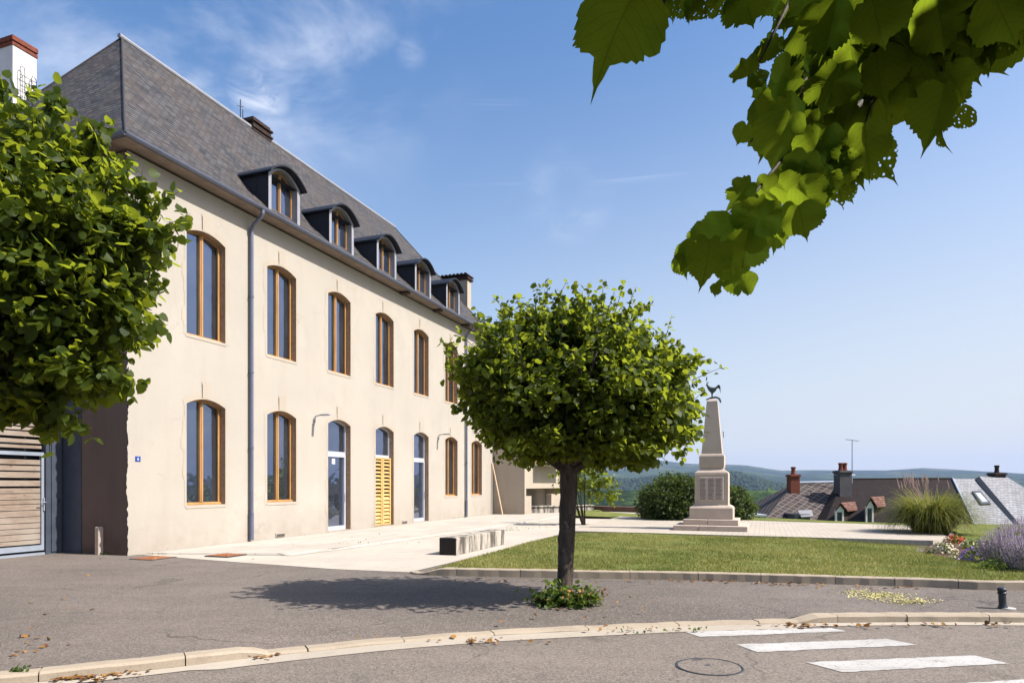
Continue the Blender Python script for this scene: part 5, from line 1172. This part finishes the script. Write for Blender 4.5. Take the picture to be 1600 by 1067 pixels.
# px, py = middle of the leaf, size px, tip direction in the picture, depth, eaten, facing tilt
LV = [(965, 38, 158, (-.45, -1), 1.02, .0), (1012, -8, 110, (.3, -1), 1.1, .1), (1052, 10, 44, (.2, -1), 1.1, .55), (1076, 6, 60, (-.1, -1), 1.14, .6), (1100, 4, 70, (.3, -1), 1.1, .7), (1128, 8, 60, (0, -1), 1.12, .6), (1168, 4, 88, (.2, -1), 1.08, .15), (1205, -6, 70, (-.3, -1), 1.15, .1),
 (1232, 28, 60, (-.3, -1), 1.2, .12), (1190, 82, 58, (-.4, -1), 1.15, .15), (1208, 70, 46, (.6, -.6), 1.2, .1), (1165, 110, 62, (-.2, -1), 1.14, .2), (1182, 122, 40, (.4, -1), 1.2, .3),
 (1262, 50, 88, (-.1, -1), 1.1, .2), (1300, 30, 110, (-.2, -1), 1.05, .05), (1330, 70, 96, (.3, -1), 1.12, .1), (1280, 95, 80, (-.3, -1), 1.2, .35), (1370, 30, 120, (.1, -1), 1.0, .0), (1420, 55, 115, (-.2, -1), 1.1, .1), (1470, 30, 120, (.2, -1), 1.05, .1), (1520, 45, 110, (.1, -1), 1.1, .15), (1565, 20, 110, (.3, -1), 1.0, .05), (1600, 10, 120, (.3, -1), 1.05, .0), (1440, -10, 120, (0, -1), 1.15, 0), (1350, -5, 110, (0, -1), 1.15, 0), (1540, -10, 130, (0, -1), 1.2, 0), (1250, -10, 90, (0, -1), 1.15, 0),
 (1225, 128, 84, (-.9, -.3), 1.1, .1), (1252, 108, 76, (-.5, -1), 1.22, .4), (1300, 130, 100, (-.3, -1), 1.06, .05), (1345, 130, 60, (.1, -1), 1.3, .05), (1330, 108, 46, (.3, .2), 1.3, .1), (1372, 110, 100, (.1, -1), 1.1, .1), (1410, 130, 100, (-.2, -1), 1.15, .1), (1450, 100, 95, (.3, -1), 1.1, .2), (1500, 90, 90, (.5, -1), 1.2, .25), (1395, 80, 90, (-.2, -1), 1.25, .1),
 (1210, 165, 76, (-.7, -.8), 1.12, .1), (1160, 208, 46, (-.5, -1), 1.1, .15), (1250, 180, 96, (-.2, -1), 1.05, .05), (1222, 215, 100, (-.3, -1), 1.0, .0), (1265, 222, 84, (0, -1), 1.1, .1), (1312, 185, 56, (-.2, -1), 1.3, .1), (1300, 170, 90, (.3, -1), 1.12, .1), (1352, 222, 100, (.05, -1), 1.0, .05), (1330, 195, 86, (-.2, -1), 1.12, .1), (1468, 170, 112, (-.15, -1), 1.0, .3), (1420, 165, 84, (.3, -1), 1.1, .2), (1385, 165, 90, (-.1, -1), 1.2, .15), (1492, 130, 80, (.5, -1), 1.1, .3), (1505, 108, 46, (.8, -.3), 1.15, .1), (1440, 140, 90, (0, -1), 1.25, .1),
 (1228, 262, 56, (.1, -1), 1.2, .1), (1260, 262, 70, (.2, -1), 1.1, .75), (1290, 258, 60, (.3, -1), 1.15, .75), (1310, 290, 62, (.3, -1), 1.1, .7), (1285, 285, 60, (-.1, -1), 1.15, .75), (1325, 300, 38, (.5, -1), 1.12, .4),
 (1160, 302, 66, (-.5, -.6), 1.1, .08), (1195, 300, 58, (.6, -.5), 1.2, .05), (1188, 340, 96, (-.5, -1), 1.05, .04), (1228, 300, 66, (.5, -.4), 1.16, .05), (1262, 308, 72, (.5, -.5), 1.1, .04), (1252, 340, 72, (.1, -1), 1.06, .05), (1222, 345, 70, (.1, -1), 1.12, .05), (1210, 368, 56, (-.1, -1), 1.2, .15),
 (1125, 370, 90, (-.7, -.8), 1.1, .05), (1165, 385, 100, (-.3, -1), 1.05, .0), (1105, 405, 92, (-.1, -1), 1.0, .05), (1078, 395, 62, (-.5, -1), 1.1, .15), (1066, 412, 44, (.2, -1), 1.12, .1), (1140, 415, 70, (.2, -1), 1.12, .05), (1152, 430, 70, (-.9, -.3), 1.2, .1), (1118, 452, 24, (-.1, -1), 1.15, .1), (1095, 372, 56, (-.8, -.5), 1.15, .1)]
LV = [(a, b, c, d, e*(.80 if b > 285 and a < 1300 else 1), f) for a, b, c, d, e, f in LV]
g = random.Random(33); items = []; lit = []
LV2 = []
for (px, py, sz, tt_, Y, e_) in LV[1:]:
    if sz > 54 and px > 1190 and py < 260:
        for _ in range(2 if e_ < .5 else 1): LV2.append((px+g.uniform(-.38, .38)*sz, py+g.uniform(-.34, .34)*sz, sz*g.uniform(.45, .8), (tt_[0]+g.uniform(-.7, .7), tt_[1]+g.uniform(-.2, .5)), Y+g.uniform(.02, .16), g.choice((.05, .15, .45, .6))))
LV = [LV[0]]+[(a, b, c*.82, d, e, f) for a, b, c, d, e, f in LV[1:]]+LV2
for (px, py, sz, (tx, ty), Y, e_) in LV:
    tip = Vector((tx, g.uniform(-.35, .35), ty)).normalized(); size = sz*Y/FPX
    mid = A(px, py, Y); pos = mid-tip*size*.48; nr = Vector((.25+g.uniform(-.8, .8), .8, .45+g.uniform(-.7, .7))) if Y > .95 else Vector((.35+g.uniform(-.4, .4), .75, .6+g.uniform(-.3, .4)))
    items.append((pos-ob, tip, nr, size, g.random(), e_))
for x, y, sz in ((1275, 235, 80), (1300, 250, 70), (1255, 262, 66), (1285, 285, 60), (1318, 262, 58), (1240, 285, 70), (1268, 300, 60), (1290, 225, 80)):
    Y = g.uniform(.95, 1.02); size = sz*Y/FPX; tip = Vector((g.uniform(-.5, .3), g.uniform(-.3, .3), -1)).normalized(); items.append((A(x, y, Y)-tip*size*.48-ob, tip, Vector((.3, .8, g.uniform(.1, .8))), size, g.random(), g.choice((.1, .5, .7))))
for _ in range(75):         # filling leaves inside the dark mass
    t = g.random(); ax = [(1600, 0), (1500, 60), (1400, 90), (1300, 140), (1230, 190)]; f = t*4; i = min(int(f), 3); x = ax[i][0]+(ax[i+1][0]-ax[i][0])*(f-i)+g.uniform(-40, 40); y = ax[i][1]+(ax[i+1][1]-ax[i][1])*(f-i)+g.uniform(-55, 30)*(1.2-t*.6)
    Y = g.uniform(1.15, 1.5); sz = g.uniform(60, 105); tip = Vector((g.uniform(-.6, .6), g.uniform(-.4, .4), -1)).normalized(); size = sz*Y/FPX; mid = A(x, y, Y)
    items.append((mid-tip*size*.48-ob, tip, Vector((.2+g.uniform(-.5, .5), .8, .5+g.uniform(-.5, .5))), size, g.random(), g.choice((.05, .1, .3, .5))))
tw = MB()
def tpath(pts, r0, r1): 
    P = [A(x, y, Y)-ob for x, y, Y in pts]; tw.tube(P, [r0+(r1-r0)*k/(len(P)-1) for k in range(len(P))], 6)
tpath([(2200, -420, 1.25), (1800, -120, 1.3), (1620, 0, 1.3), (1480, 70, 1.28), (1370, 130, 1.25), (1300, 215, 1.1), (1240, 300, .98), (1180, 350, .92), (1115, 400, .89)], .013, .0014)
tpath([(1900, -300, 1.3), (1500, -60, 1.2), (1390, -10, 1.15), (1300, 60, 1.14), (1262, 110, 1.13), (1215, 180, 1.12), (1172, 222, 1.1)], .014, .0015)
tpath([(1300, 60, 1.15), (1240, -10, 1.15), (1150, -60, 1.12), (1020, -80, 1.08)], .006, .004); tpath([(1060, -80, 1.08), (1035, 10, 1.05), (1030, 18, 1.04)], .004, .002); tpath([(1240, -10, 1.15), (1210, 50, 1.15), (1180, 110, 1.14)], .004, .0012)
tpath([(1262, 110, 1.13), (1230, 240, 1.02), (1160, 325, .92), (1095, 395, .88)], .004, .0012)
tpath([(1370, 130, 1.25), (1350, 200, 1.1)], .003, .0015); tpath([(1480, 70, 1.28), (1465, 140, 1.1)], .003, .0015); tpath([(1300, 215, 1.2), (1290, 260, 1.15), (1325, 300, 1.12)], .003, .0012)
br = tw.build('hanging_branch', M['twig'], ot, smooth=True)
near_leaves('branch_leaves', items, br, M['leaf_near'])
gl = [(Vector(A(x, y, 1.15)), .15) for x, y in ((1228, 30), (1190, 85), (1170, 115), (1335, 140))]+[(Vector(A(x, y, .9)), .2) for x, y in ((1185, 330), (1165, 305), (1215, 270), (1255, 310), (1230, 262), (1150, 430), (1110, 420), (1250, 335), (1130, 385), (1090, 395))]  # spots whose sun rays are cleared of unseen crown leaves
def keep_over(P):
    x, y, z = P[:, 0], P[:, 1], P[:, 2]
    k = ~((y > -.3) & (x > -.95*np.maximum(y, 0)-.5) & (x < .95*np.maximum(y, 0)+.5) & (z < 1.95+.78*np.maximum(y, 0)))
    k &= ~((y > 0) & (z < 1.75+.74*y) & (x < .8*y+.35))
    sd_ = np.array(sdir)
    for L_, gr in gl:
        d = P-np.array(L_); t = d@sd_; dist = np.linalg.norm(d-t[:, None]*sd_, axis=1); k &= dist > gr
    return k
blobs = [((1.9, .35, 4.0), (1.9, 1.5, 1.15), 1.3), ((1.1, .6, 3.35), (1.2, 1.1, .55), .8), ((2.6, .3, 5.2), (1.5, 1.5, 1.0), .5), ((2.9, .9, 3.3), (1.1, 1.2, .7), .5), ((.75, .45, 2.75), (.95, .9, .4), .9), ((1.5, .5, 3.0), (.9, .8, .4), .6), ((1.15, .95, 3.05), (.85, .7, .4), 1.2)]  # unseen crown, low lobes added to shade the hanging branch
P, T, N, S, Rr, sh = crown(blobs, 4200, 8, .14, 21, keep=keep_over)
link_mesh('crown', leaves('crown', P-np.array(ob), T, N, S, rnd=Rr), M['leaf'], ot)
lm = [(Vector((1.2, .6, 3.6))-ob, .07), (Vector((2.0, .3, 4.4))-ob, .08), (Vector((2.9, .9, 3.6))-ob, .07), (Vector((2.7, .1, 5.2))-ob, .07), (A(2200, -420, 1.25)-ob, .05)]
trunk_mesh((0, 0, -.1), (-.1, .1, 2.7), .17, .14, lm, 4).build('trunk', M['bark'], ot, smooth=True)
# ------------------------------------------------------------------ bushes, sapling, shrub at the foot
def bush(name, label, cat, blobs, n, per, size, seed, mat, base, tm=LEAF4, F=LEAF4F, group=None, lump=.06, stems=5, reach=(.9, 1.04)):
    base = Vector(base); t = empty(name, base, 0, label, cat, group); P, T, N, S, Rr, sh = crown(blobs, n, per, size, seed, lump, reach)
    k = P[:, 2] > base.z+.01; P, T, N, S, Rr = P[k], T[k], N[k], S[k], Rr[k]
    link_mesh('foliage', leaves('foliage', P-np.array(base), T, N, S, tm, F, Rr), mat, t)
    rd = random.Random(seed); mb = MB(); c, r, w = blobs[0]
    for k in range(stems): a = rd.uniform(0, 6.28); e = Vector(c)-base+Vector((math.cos(a)*r[0]*.5, math.sin(a)*r[1]*.5, r[2]*.3)); mb.tube([(math.cos(a)*.05, math.sin(a)*.05, -.05), e*.5+Vector((0, 0, .05)), e], [.03, .02, .008], 6)
    mb.build('stem', M['twig'], t); return t
p = G(1082, 812, .1)
bush('rounded_hedge', 'large dark green rounded hedge bush behind the war memorial', 'bush', [((p.x-.35, p.y+.3, .85), (2.05, 1.7, 1.25), 1), ((p.x+1.5, p.y+.1, .65), (1.15, 1.4, 1.05), .45), ((p.x-1.1, p.y-.1, .6), (1.1, 1.3, .95), .4), ((p.x+.3, p.y, .4), (2.0, 1.5, .7), .4)], 4200, 10, .12, 3, M['leaf_hedge'], (p.x, p.y, .05))
q = A(912, 812, 27); q.z = .1
bush('garden_sapling', 'small thin sapling with sparse yellow-green leaves behind the linden trunk', 'small tree', [((q.x-.4, q.y, 1.9), (.95, .8, .8), 1), ((q.x+.75, q.y, 1.45), (.8, .7, .75), .8), ((q.x+.2, q.y, 2.3), (.6, .6, .55), .3)], 190, 7, .13, 5, M['leaf'], (q.x, q.y, .05), LEAF, LEAFF, lump=.3, stems=9, reach=(.6, 1.1))
b2 = A(886, 950, 9.0); b2.z = 0
bush('sucker_shoots', 'low leafy green shoots sprouting around the foot of the linden trunk', 'shrub', [((b2.x-.0, 9.12, .06), (.46, .30, .17), 1), ((b2.x-.2, 9.1, .12), (.17, .16, .17), .3), ((b2.x+.2, 9.1, .04), (.28, .22, .12), .3)], 210, 5, .062, 6, M['leaf_shrub'], (b2.x, 9.12, 0), LEAF, LEAFF, lump=.3, stems=12)
SS = bpy.data.objects['sucker_shoots']
gg = np.random.default_rng(3); n = 130; P = np.stack([gg.normal(.12, .22, n), gg.normal(-.02, .13, n), gg.uniform(.02, .2, n)], 1)
link_mesh('dry_leaves', leaves('dry_leaves', P, gg.normal(size=(n, 3)), gg.normal(size=(n, 3))+np.array([0, 0, 1]), gg.uniform(.03, .055, n)), M['leaf_dry'], SS)
# ------------------------------------------------------------------ ornamental grass
def ribbon_clump(name, n, r0, length, width, droop, seed, spread=1.0):
    g = np.random.default_rng(seed); a = g.uniform(0, 2*np.pi, n); rr = r0*np.sqrt(g.uniform(0, 1, n)); lean = g.beta(1.6, 1.8, n)*1.15*spread; L_ = length*g.uniform(.6, 1.1, n)
    base = np.stack([rr*np.cos(a), rr*np.sin(a), np.zeros(n)], 1); a2 = a+g.normal(0, .5, n); dirh = np.stack([np.cos(a2), np.sin(a2), np.zeros(n)], 1); side = np.stack([-np.sin(a2), np.cos(a2), np.zeros(n)], 1)
    K = 6; V = np.zeros((n, K*2, 3))
    for k in range(K):
        t = k/(K-1); ang = lean*(.35+1.0*t)+droop*t*t*g.uniform(.5, 1.2, n); 
        if k == 0: pos = base.copy()
        else: pos = pos+(dirh*np.sin(ang)[:, None]+np.array([0, 0, 1])*np.cos(ang)[:, None])*(L_/(K-1))[:, None]
        w = width*(1-t**2*.95)/2; V[:, k*2] = pos-side*w; V[:, k*2+1] = pos+side*w
    F = np.array([(2*k, 2*k+1, 2*k+3, 2*k+2) for k in range(K-1)]); FF = F[None]+(np.arange(n)*K*2)[:, None, None]
    return fast_mesh(name, V.reshape(-1, 3), FF.reshape(-1, 4), {'rnd': np.repeat(g.uniform(0, 1, n), K*2)}), pos
gp = G(1455, 836, .05); og = empty('ornamental_grass', (gp.x, gp.y, .02), 0, 'big round clump of tall ornamental grass with arching green blades', 'ornamental grass')
me, tips = ribbon_clump('blades', 2600, .42, 1.95, .026, 1.55, 3); link_mesh('blades', me, M['reed'], og)
mb = MB(); g2 = random.Random(8)
for k in range(26):
    a = g2.uniform(1.6, 4.4) if k < 20 else g2.uniform(0, 6.28); r = g2.uniform(.3, .75); h = g2.uniform(1.45, 1.8); e = Vector((math.cos(a)*r-.2, math.sin(a)*r, h)); mb.tube([(0, 0, .6), e*.7+Vector((0, 0, .2)), e], [.004, .004, .003], 4); d = Vector((-.05, 0, .22)); mb.tube([e-d*.3, e, e+d*.6, e+d], [.008, .018, .014, .003], 6)
mb.build('seed_plumes', M['plume'], og)
# lavender-like shrubs at the right edge
def lav(name, label, x, y, n, h, r, seed, z=-.02):
    t = empty(name, (x, y, z), 0, label, 'flowering shrub', 'violet flowering shrubs at the right edge'); g = np.random.default_rng(seed); mb = MB(); mf = MB()
    for k in range(n):
        a = g.uniform(0, 6.28); rr = r*math.sqrt(g.uniform(0, 1)); b = Vector((rr*.35*math.cos(a), rr*.35*math.sin(a), 0)); e = Vector((rr*math.cos(a), rr*math.sin(a), h*g.uniform(.6, 1.08)*(1-.35*(rr/r)**2))); mid = b.lerp(e, .5)+Vector((rr*.12*math.cos(a), rr*.12*math.sin(a), 0))
        mb.tube([b, mid, e], [.004, .003, .002], 3, cap=False)
        d = (e-mid).normalized(); L_ = h*g.uniform(.25, .42)
        for j in range(9):
            q = e-d*L_*(j/9)+Vector(tuple(g.normal(0, .008, 3))); s = .009*(1+.5*g.random()); mf.add([q+Vector((s, 0, 0)), q+Vector((-s*.5, s, 0)), q+Vector((-s*.5, -s, 0)), q+Vector((0, 0, s*1.5))], [(0, 1, 3), (1, 2, 3), (2, 0, 3)])
    mb.build('stem', M['lavstem'], t); mf.build('bloom', M['lavender'], t)
    P = g.normal(size=(380, 3))*np.array([r*.42, r*.42, h*.2])+np.array([0, 0, h*.28]); P = P[P[:, 2] > .01]; m = len(P)
    link_mesh('foliage', leaves('foliage', P, g.normal(size=(m, 3))+np.array([0, 0, .8]), g.normal(size=(m, 3)), g.uniform(.03, .07, m), LEAF4, LEAF4F), M['leaf_shrub'], t)
def gz(px, py, z=-.03): p = G(px, py, z); return p.x, p.y
x, y = gz(1572, 888); lav('lavender_shrub', 'airy violet flowering shrub with silvery stems, the one nearest the kerb at the right edge', x, y, 330, .80, .50, 1)
x, y = gz(1606, 902); lav('lavender_shrub', 'airy violet flowering shrub cut by the right edge of the picture', x, y, 260, .78, .42, 2)
x, y = gz(1592, 868); lav('lavender_shrub', 'airy violet flowering shrub standing farthest back below the pale slate roof', x, y, 300, .85, .5, 3)
def flowers(label, px, py, w, h, pet, n, seed, z=-.03, dep=.3):
    x, y = gz(px, py, z); t = empty('flower_clump', (x, y, z), 0, label, 'flowers', 'flower clumps in the bed at the end of the lawn'); g = np.random.default_rng(seed); m = int(500*w*h/.25)
    P = g.normal(size=(m, 3)); P = P/np.linalg.norm(P, axis=1, keepdims=True)*g.uniform(.6, 1, (m, 1))*np.array([w/2, dep, h]); P[:, 2] = abs(P[:, 2])
    link_mesh('foliage', leaves('foliage', P, P+g.normal(size=(m, 3))*.3, np.array([0, 0, 1])+g.normal(size=(m, 3))*.5, g.uniform(.03, .07, m), LEAF4, LEAF4F), M['leaf_shrub'], t)
    for pc in (pet if isinstance(pet, tuple) else (pet,)):
        if not pc: continue
        mf = MB(); k_ = n//(len(pet) if isinstance(pet, tuple) else 1)
        for k in range(k_):
            d = Vector(tuple(g.normal(size=3))).normalized(); d.z = abs(d.z); q = Vector((d.x*w/2, d.y*dep, d.z*h))*g.uniform(.92, 1.1); s = g.uniform(.016, .028); nn = (d+Vector(tuple(g.normal(0, .4, 3)))).normalized(); a = nn.orthogonal().normalized(); b = nn.cross(a); q2 = q
            for j in range(5):
                t0, t1 = 2*math.pi*j/5, 2*math.pi*(j+.85)/5; mf.add([q2, q2+(a*math.cos(t0)+b*math.sin(t0))*s+nn*s*.3, q2+(a*math.cos(t1)+b*math.sin(t1))*s+nn*s*.3], [(0, 1, 2)])
        mf.build('blossoms', M['petal_'+pc], t)
flowers('clump of bright red flowers at the back of the bed', 1492, 852, .62, .26, 'red', 220, 1)
flowers('clump of cream and pink-white flowers touching the terrace corner', 1474, 868, .6, .3, ('cream', 'pinkw'), 200, 2)
flowers('clump of pale yellow flowers behind the violet ones', 1520, 862, .6, .3, 'cream', 130, 3)
flowers('clump of violet-blue flowers in the middle of the bed', 1524, 882, .68, .32, 'violet', 210, 4)
flowers('flowerless dark green clump at the front of the bed near the kerb', 1552, 900, .8, .3, None, 0, 5)
flowers('low green clump with few pinkish flowers left of the violet ones', 1495, 880, .42, .18, 'pinkw', 25, 6)
# soil of the bed
mb = MB(); bp = [(1442, 862), (1470, 880), (1510, 895), (1560, 905), (1600, 908), (1720, 912), (1800, 880), (1700, 858), (1560, 848), (1480, 845), (1450, 850)]
pts = [G(x, y, 0) for x, y in bp]; c = sum(pts, Vector())/len(pts); gg = random.Random(4)
ringn = 8; b0 = 0
for r in range(ringn+1):
    for p in pts: q = c.lerp(p, r/ringn); mb.v.append((q.x, q.y, .035+gg.uniform(-.015, .015)+.02*(1-r/ringn) if r < ringn else .0))
m = len(pts)
for r in range(ringn):
    for k in range(m): mb.f.append((r*m+k, (r+1)*m+k, (r+1)*m+(k+1) % m, r*m+(k+1) % m)); mb.m.append(0)
tag(mb.build('flower_bed_soil', plain('bed_soil', (.10, .065, .045), 1, .05, 0, .4, 8, 60, .8), smooth=True), kind='structure')
# ------------------------------------------------------------------ grass blades, litter
def grass_on(name, X, Y, Z, n_, label, hh=(.025, .06), seed=5):
    g = np.random.default_rng(seed); n = len(X); a = g.uniform(0, 2*np.pi, n); h = g.uniform(*hh, n); w = g.uniform(.004, .008, n); ln = g.normal(0, .5, (n, 2))*h[:, None]
    B_ = np.stack([X, Y, Z], 1); s = np.stack([np.cos(a)*w, np.sin(a)*w, np.zeros(n)], 1); tip = B_+np.concatenate([ln, h[:, None]], 1)
    V = np.stack([B_-s, B_+s, tip], 1).reshape(-1, 3); F = np.arange(n*3).reshape(-1, 3)
    patch = np.clip(.5+.5*vnoise(X, Y, 1.3, 2)+g.normal(0, .2, n), 0, 1)
    return tag(link_mesh(name, fast_mesh(name, V, F, {'rnd': np.repeat(patch, 3)}), M['blade']), label, 'grass', kind='stuff')
gz_ = np.random.default_rng(12); n = 120000; iu = gz_.uniform(0, nU-.001, n); jv = nV*gz_.uniform(0, 1, n)**1.25*.999; i0, j0 = iu.astype(int), jv.astype(int); fu, fv = (iu-i0)[:, None], (jv-j0)[:, None]
Q = lawn_v[i0, j0]*(1-fu)*(1-fv)+lawn_v[i0+1, j0]*fu*(1-fv)+lawn_v[i0, j0+1]*(1-fu)*fv+lawn_v[i0+1, j0+1]*fu*fv
kk = gz_.uniform(0, 1, n) > np.clip(vnoise(Q[:, 0], Q[:, 1], .8, 6)*1.2-.1, 0, .85)
Q = Q[kk]
grass_on('lawn_grass', Q[:, 0], Q[:, 1], Q[:, 2], len(Q), 'short mown grass with dry patches covering the lawn')
def litter(name, label, spots, mat, size, seed):
    g = np.random.default_rng(seed); P = []
    for (px, py, sxp, syp, k, z) in spots:
        for _ in range(k): x, y = px+g.normal(0, sxp), py+g.normal(0, syp); q = G(x, max(y, 790), z); P.append((q.x, q.y, z+g.uniform(.004, .02)))
    P = np.array(P); n = len(P); tip = g.normal(size=(n, 3))*np.array([1, 1, .15])
    return tag(link_mesh(name, leaves(name, P, tip, np.array([0, 0, 1])+g.normal(size=(n, 3))*.45, size*g.uniform(.5, 1.2, n)), mat), label, 'leaf litter', kind='stuff')
litter('fallen_leaves', 'brown and yellow fallen leaves lying along the kerbs', [(110, 1056, 32, 4, 110, ROADZ+.02), (175, 1051, 30, 3, 30, ROADZ+.02), (390, 1026, 22, 2.5, 22, ROADZ+.02), (740, 1001, 7, 2, 14, ROADZ+.02), (760, 1001, 60, 4, 16, ROADZ+.02), (990, 985, 60, 3, 12, ROADZ+.02), (1245, 977, 30, 2, 26, ROADZ+.02),
  (1330, 976, 60, 2, 26, ROADZ+.02), (1520, 976, 40, 2, 20, ROADZ+.02), (1230, 912, 50, 2, 60, 0), (1350, 918, 50, 2, 30, 0), (1100, 908, 40, 2, 40, 0), (960, 906, 60, 2, 18, 0), (780, 907, 50, 4, 14, 0), (30, 1000, 40, 18, 26, 0), (60, 930, 60, 25, 10, 0), (900, 945, 60, 12, 22, 0), (560, 840, 120, 10, 12, .06), (330, 872, 80, 4, 6, .06), (1000, 925, 200, 15, 4, 0)], M['leaf_dry'], .055, 6)
litter('yellow_litter', 'pale yellow blossom litter streaked over the pavement by the lawn kerb', [(1375, 931, 22, 3.2, 700, 0), (1420, 940, 20, 2.2, 420, 0), (1340, 925, 18, 2, 160, 0)], plain('yellow_chaff', (.50, .45, .17), .9, bump=0), .022, 7)
# weeds along wall and kerbs
def weeds(label, spots, seed, h=.1):
    g = np.random.default_rng(seed); P = []
    for (px, py, w_, k, z) in spots:
        for _ in range(k): q = G(px+g.normal(0, w_), py+g.normal(0, .6), z); P.append((q.x, q.y, z+abs(g.normal(0, h*.4))))
    P = np.array(P); n = len(P)
    return tag(link_mesh('weeds', leaves('weeds', P, g.normal(size=(n, 3))+np.array([0, 0, .9]), g.normal(size=(n, 3))+np.array([0, 0, .6]), h*.6*g.uniform(.4, 1.1, n), LEAF4, LEAF4F), M['leaf_shrub']), label, 'weeds', kind='stuff')
weeds('small weeds rooted along the wall foot, the kerb joints and the footway edge', [(165, 866, 8, 60, 0), (634, 815, 5, 50, .06), (700, 809, 14, 80, .06), (735, 805, 8, 30, .06), (28, 1052, 7, 60, -.02), (820, 825, 30, 60, .02), (790, 829, 10, 30, .02), (240, 868, 10, 18, .02), (570, 850, 60, 16, .03), (1015, 986, 30, 24, ROADZ+.02), (1090, 985, 10, 24, ROADZ+.02)], 9, .07)

# ------------------------------------------------------------------ the air between the square and the hills
mb = MB(); mb.box(-7000, 7000, -2200, 7300, -190, 290)
t = NT('haze'); t.t.nodes.remove(t.p); pv = t.n('ShaderNodeVolumePrincipled'); pv.inputs['Density'].default_value = 0.8e-4; pv.inputs['Color'].default_value = (.48, .64, 1, 1); pv.inputs['Anisotropy'].default_value = 0
t.L(pv.outputs[0], t.out.inputs['Volume']); tag(mb.build('haze', t.m), kind='stuff')
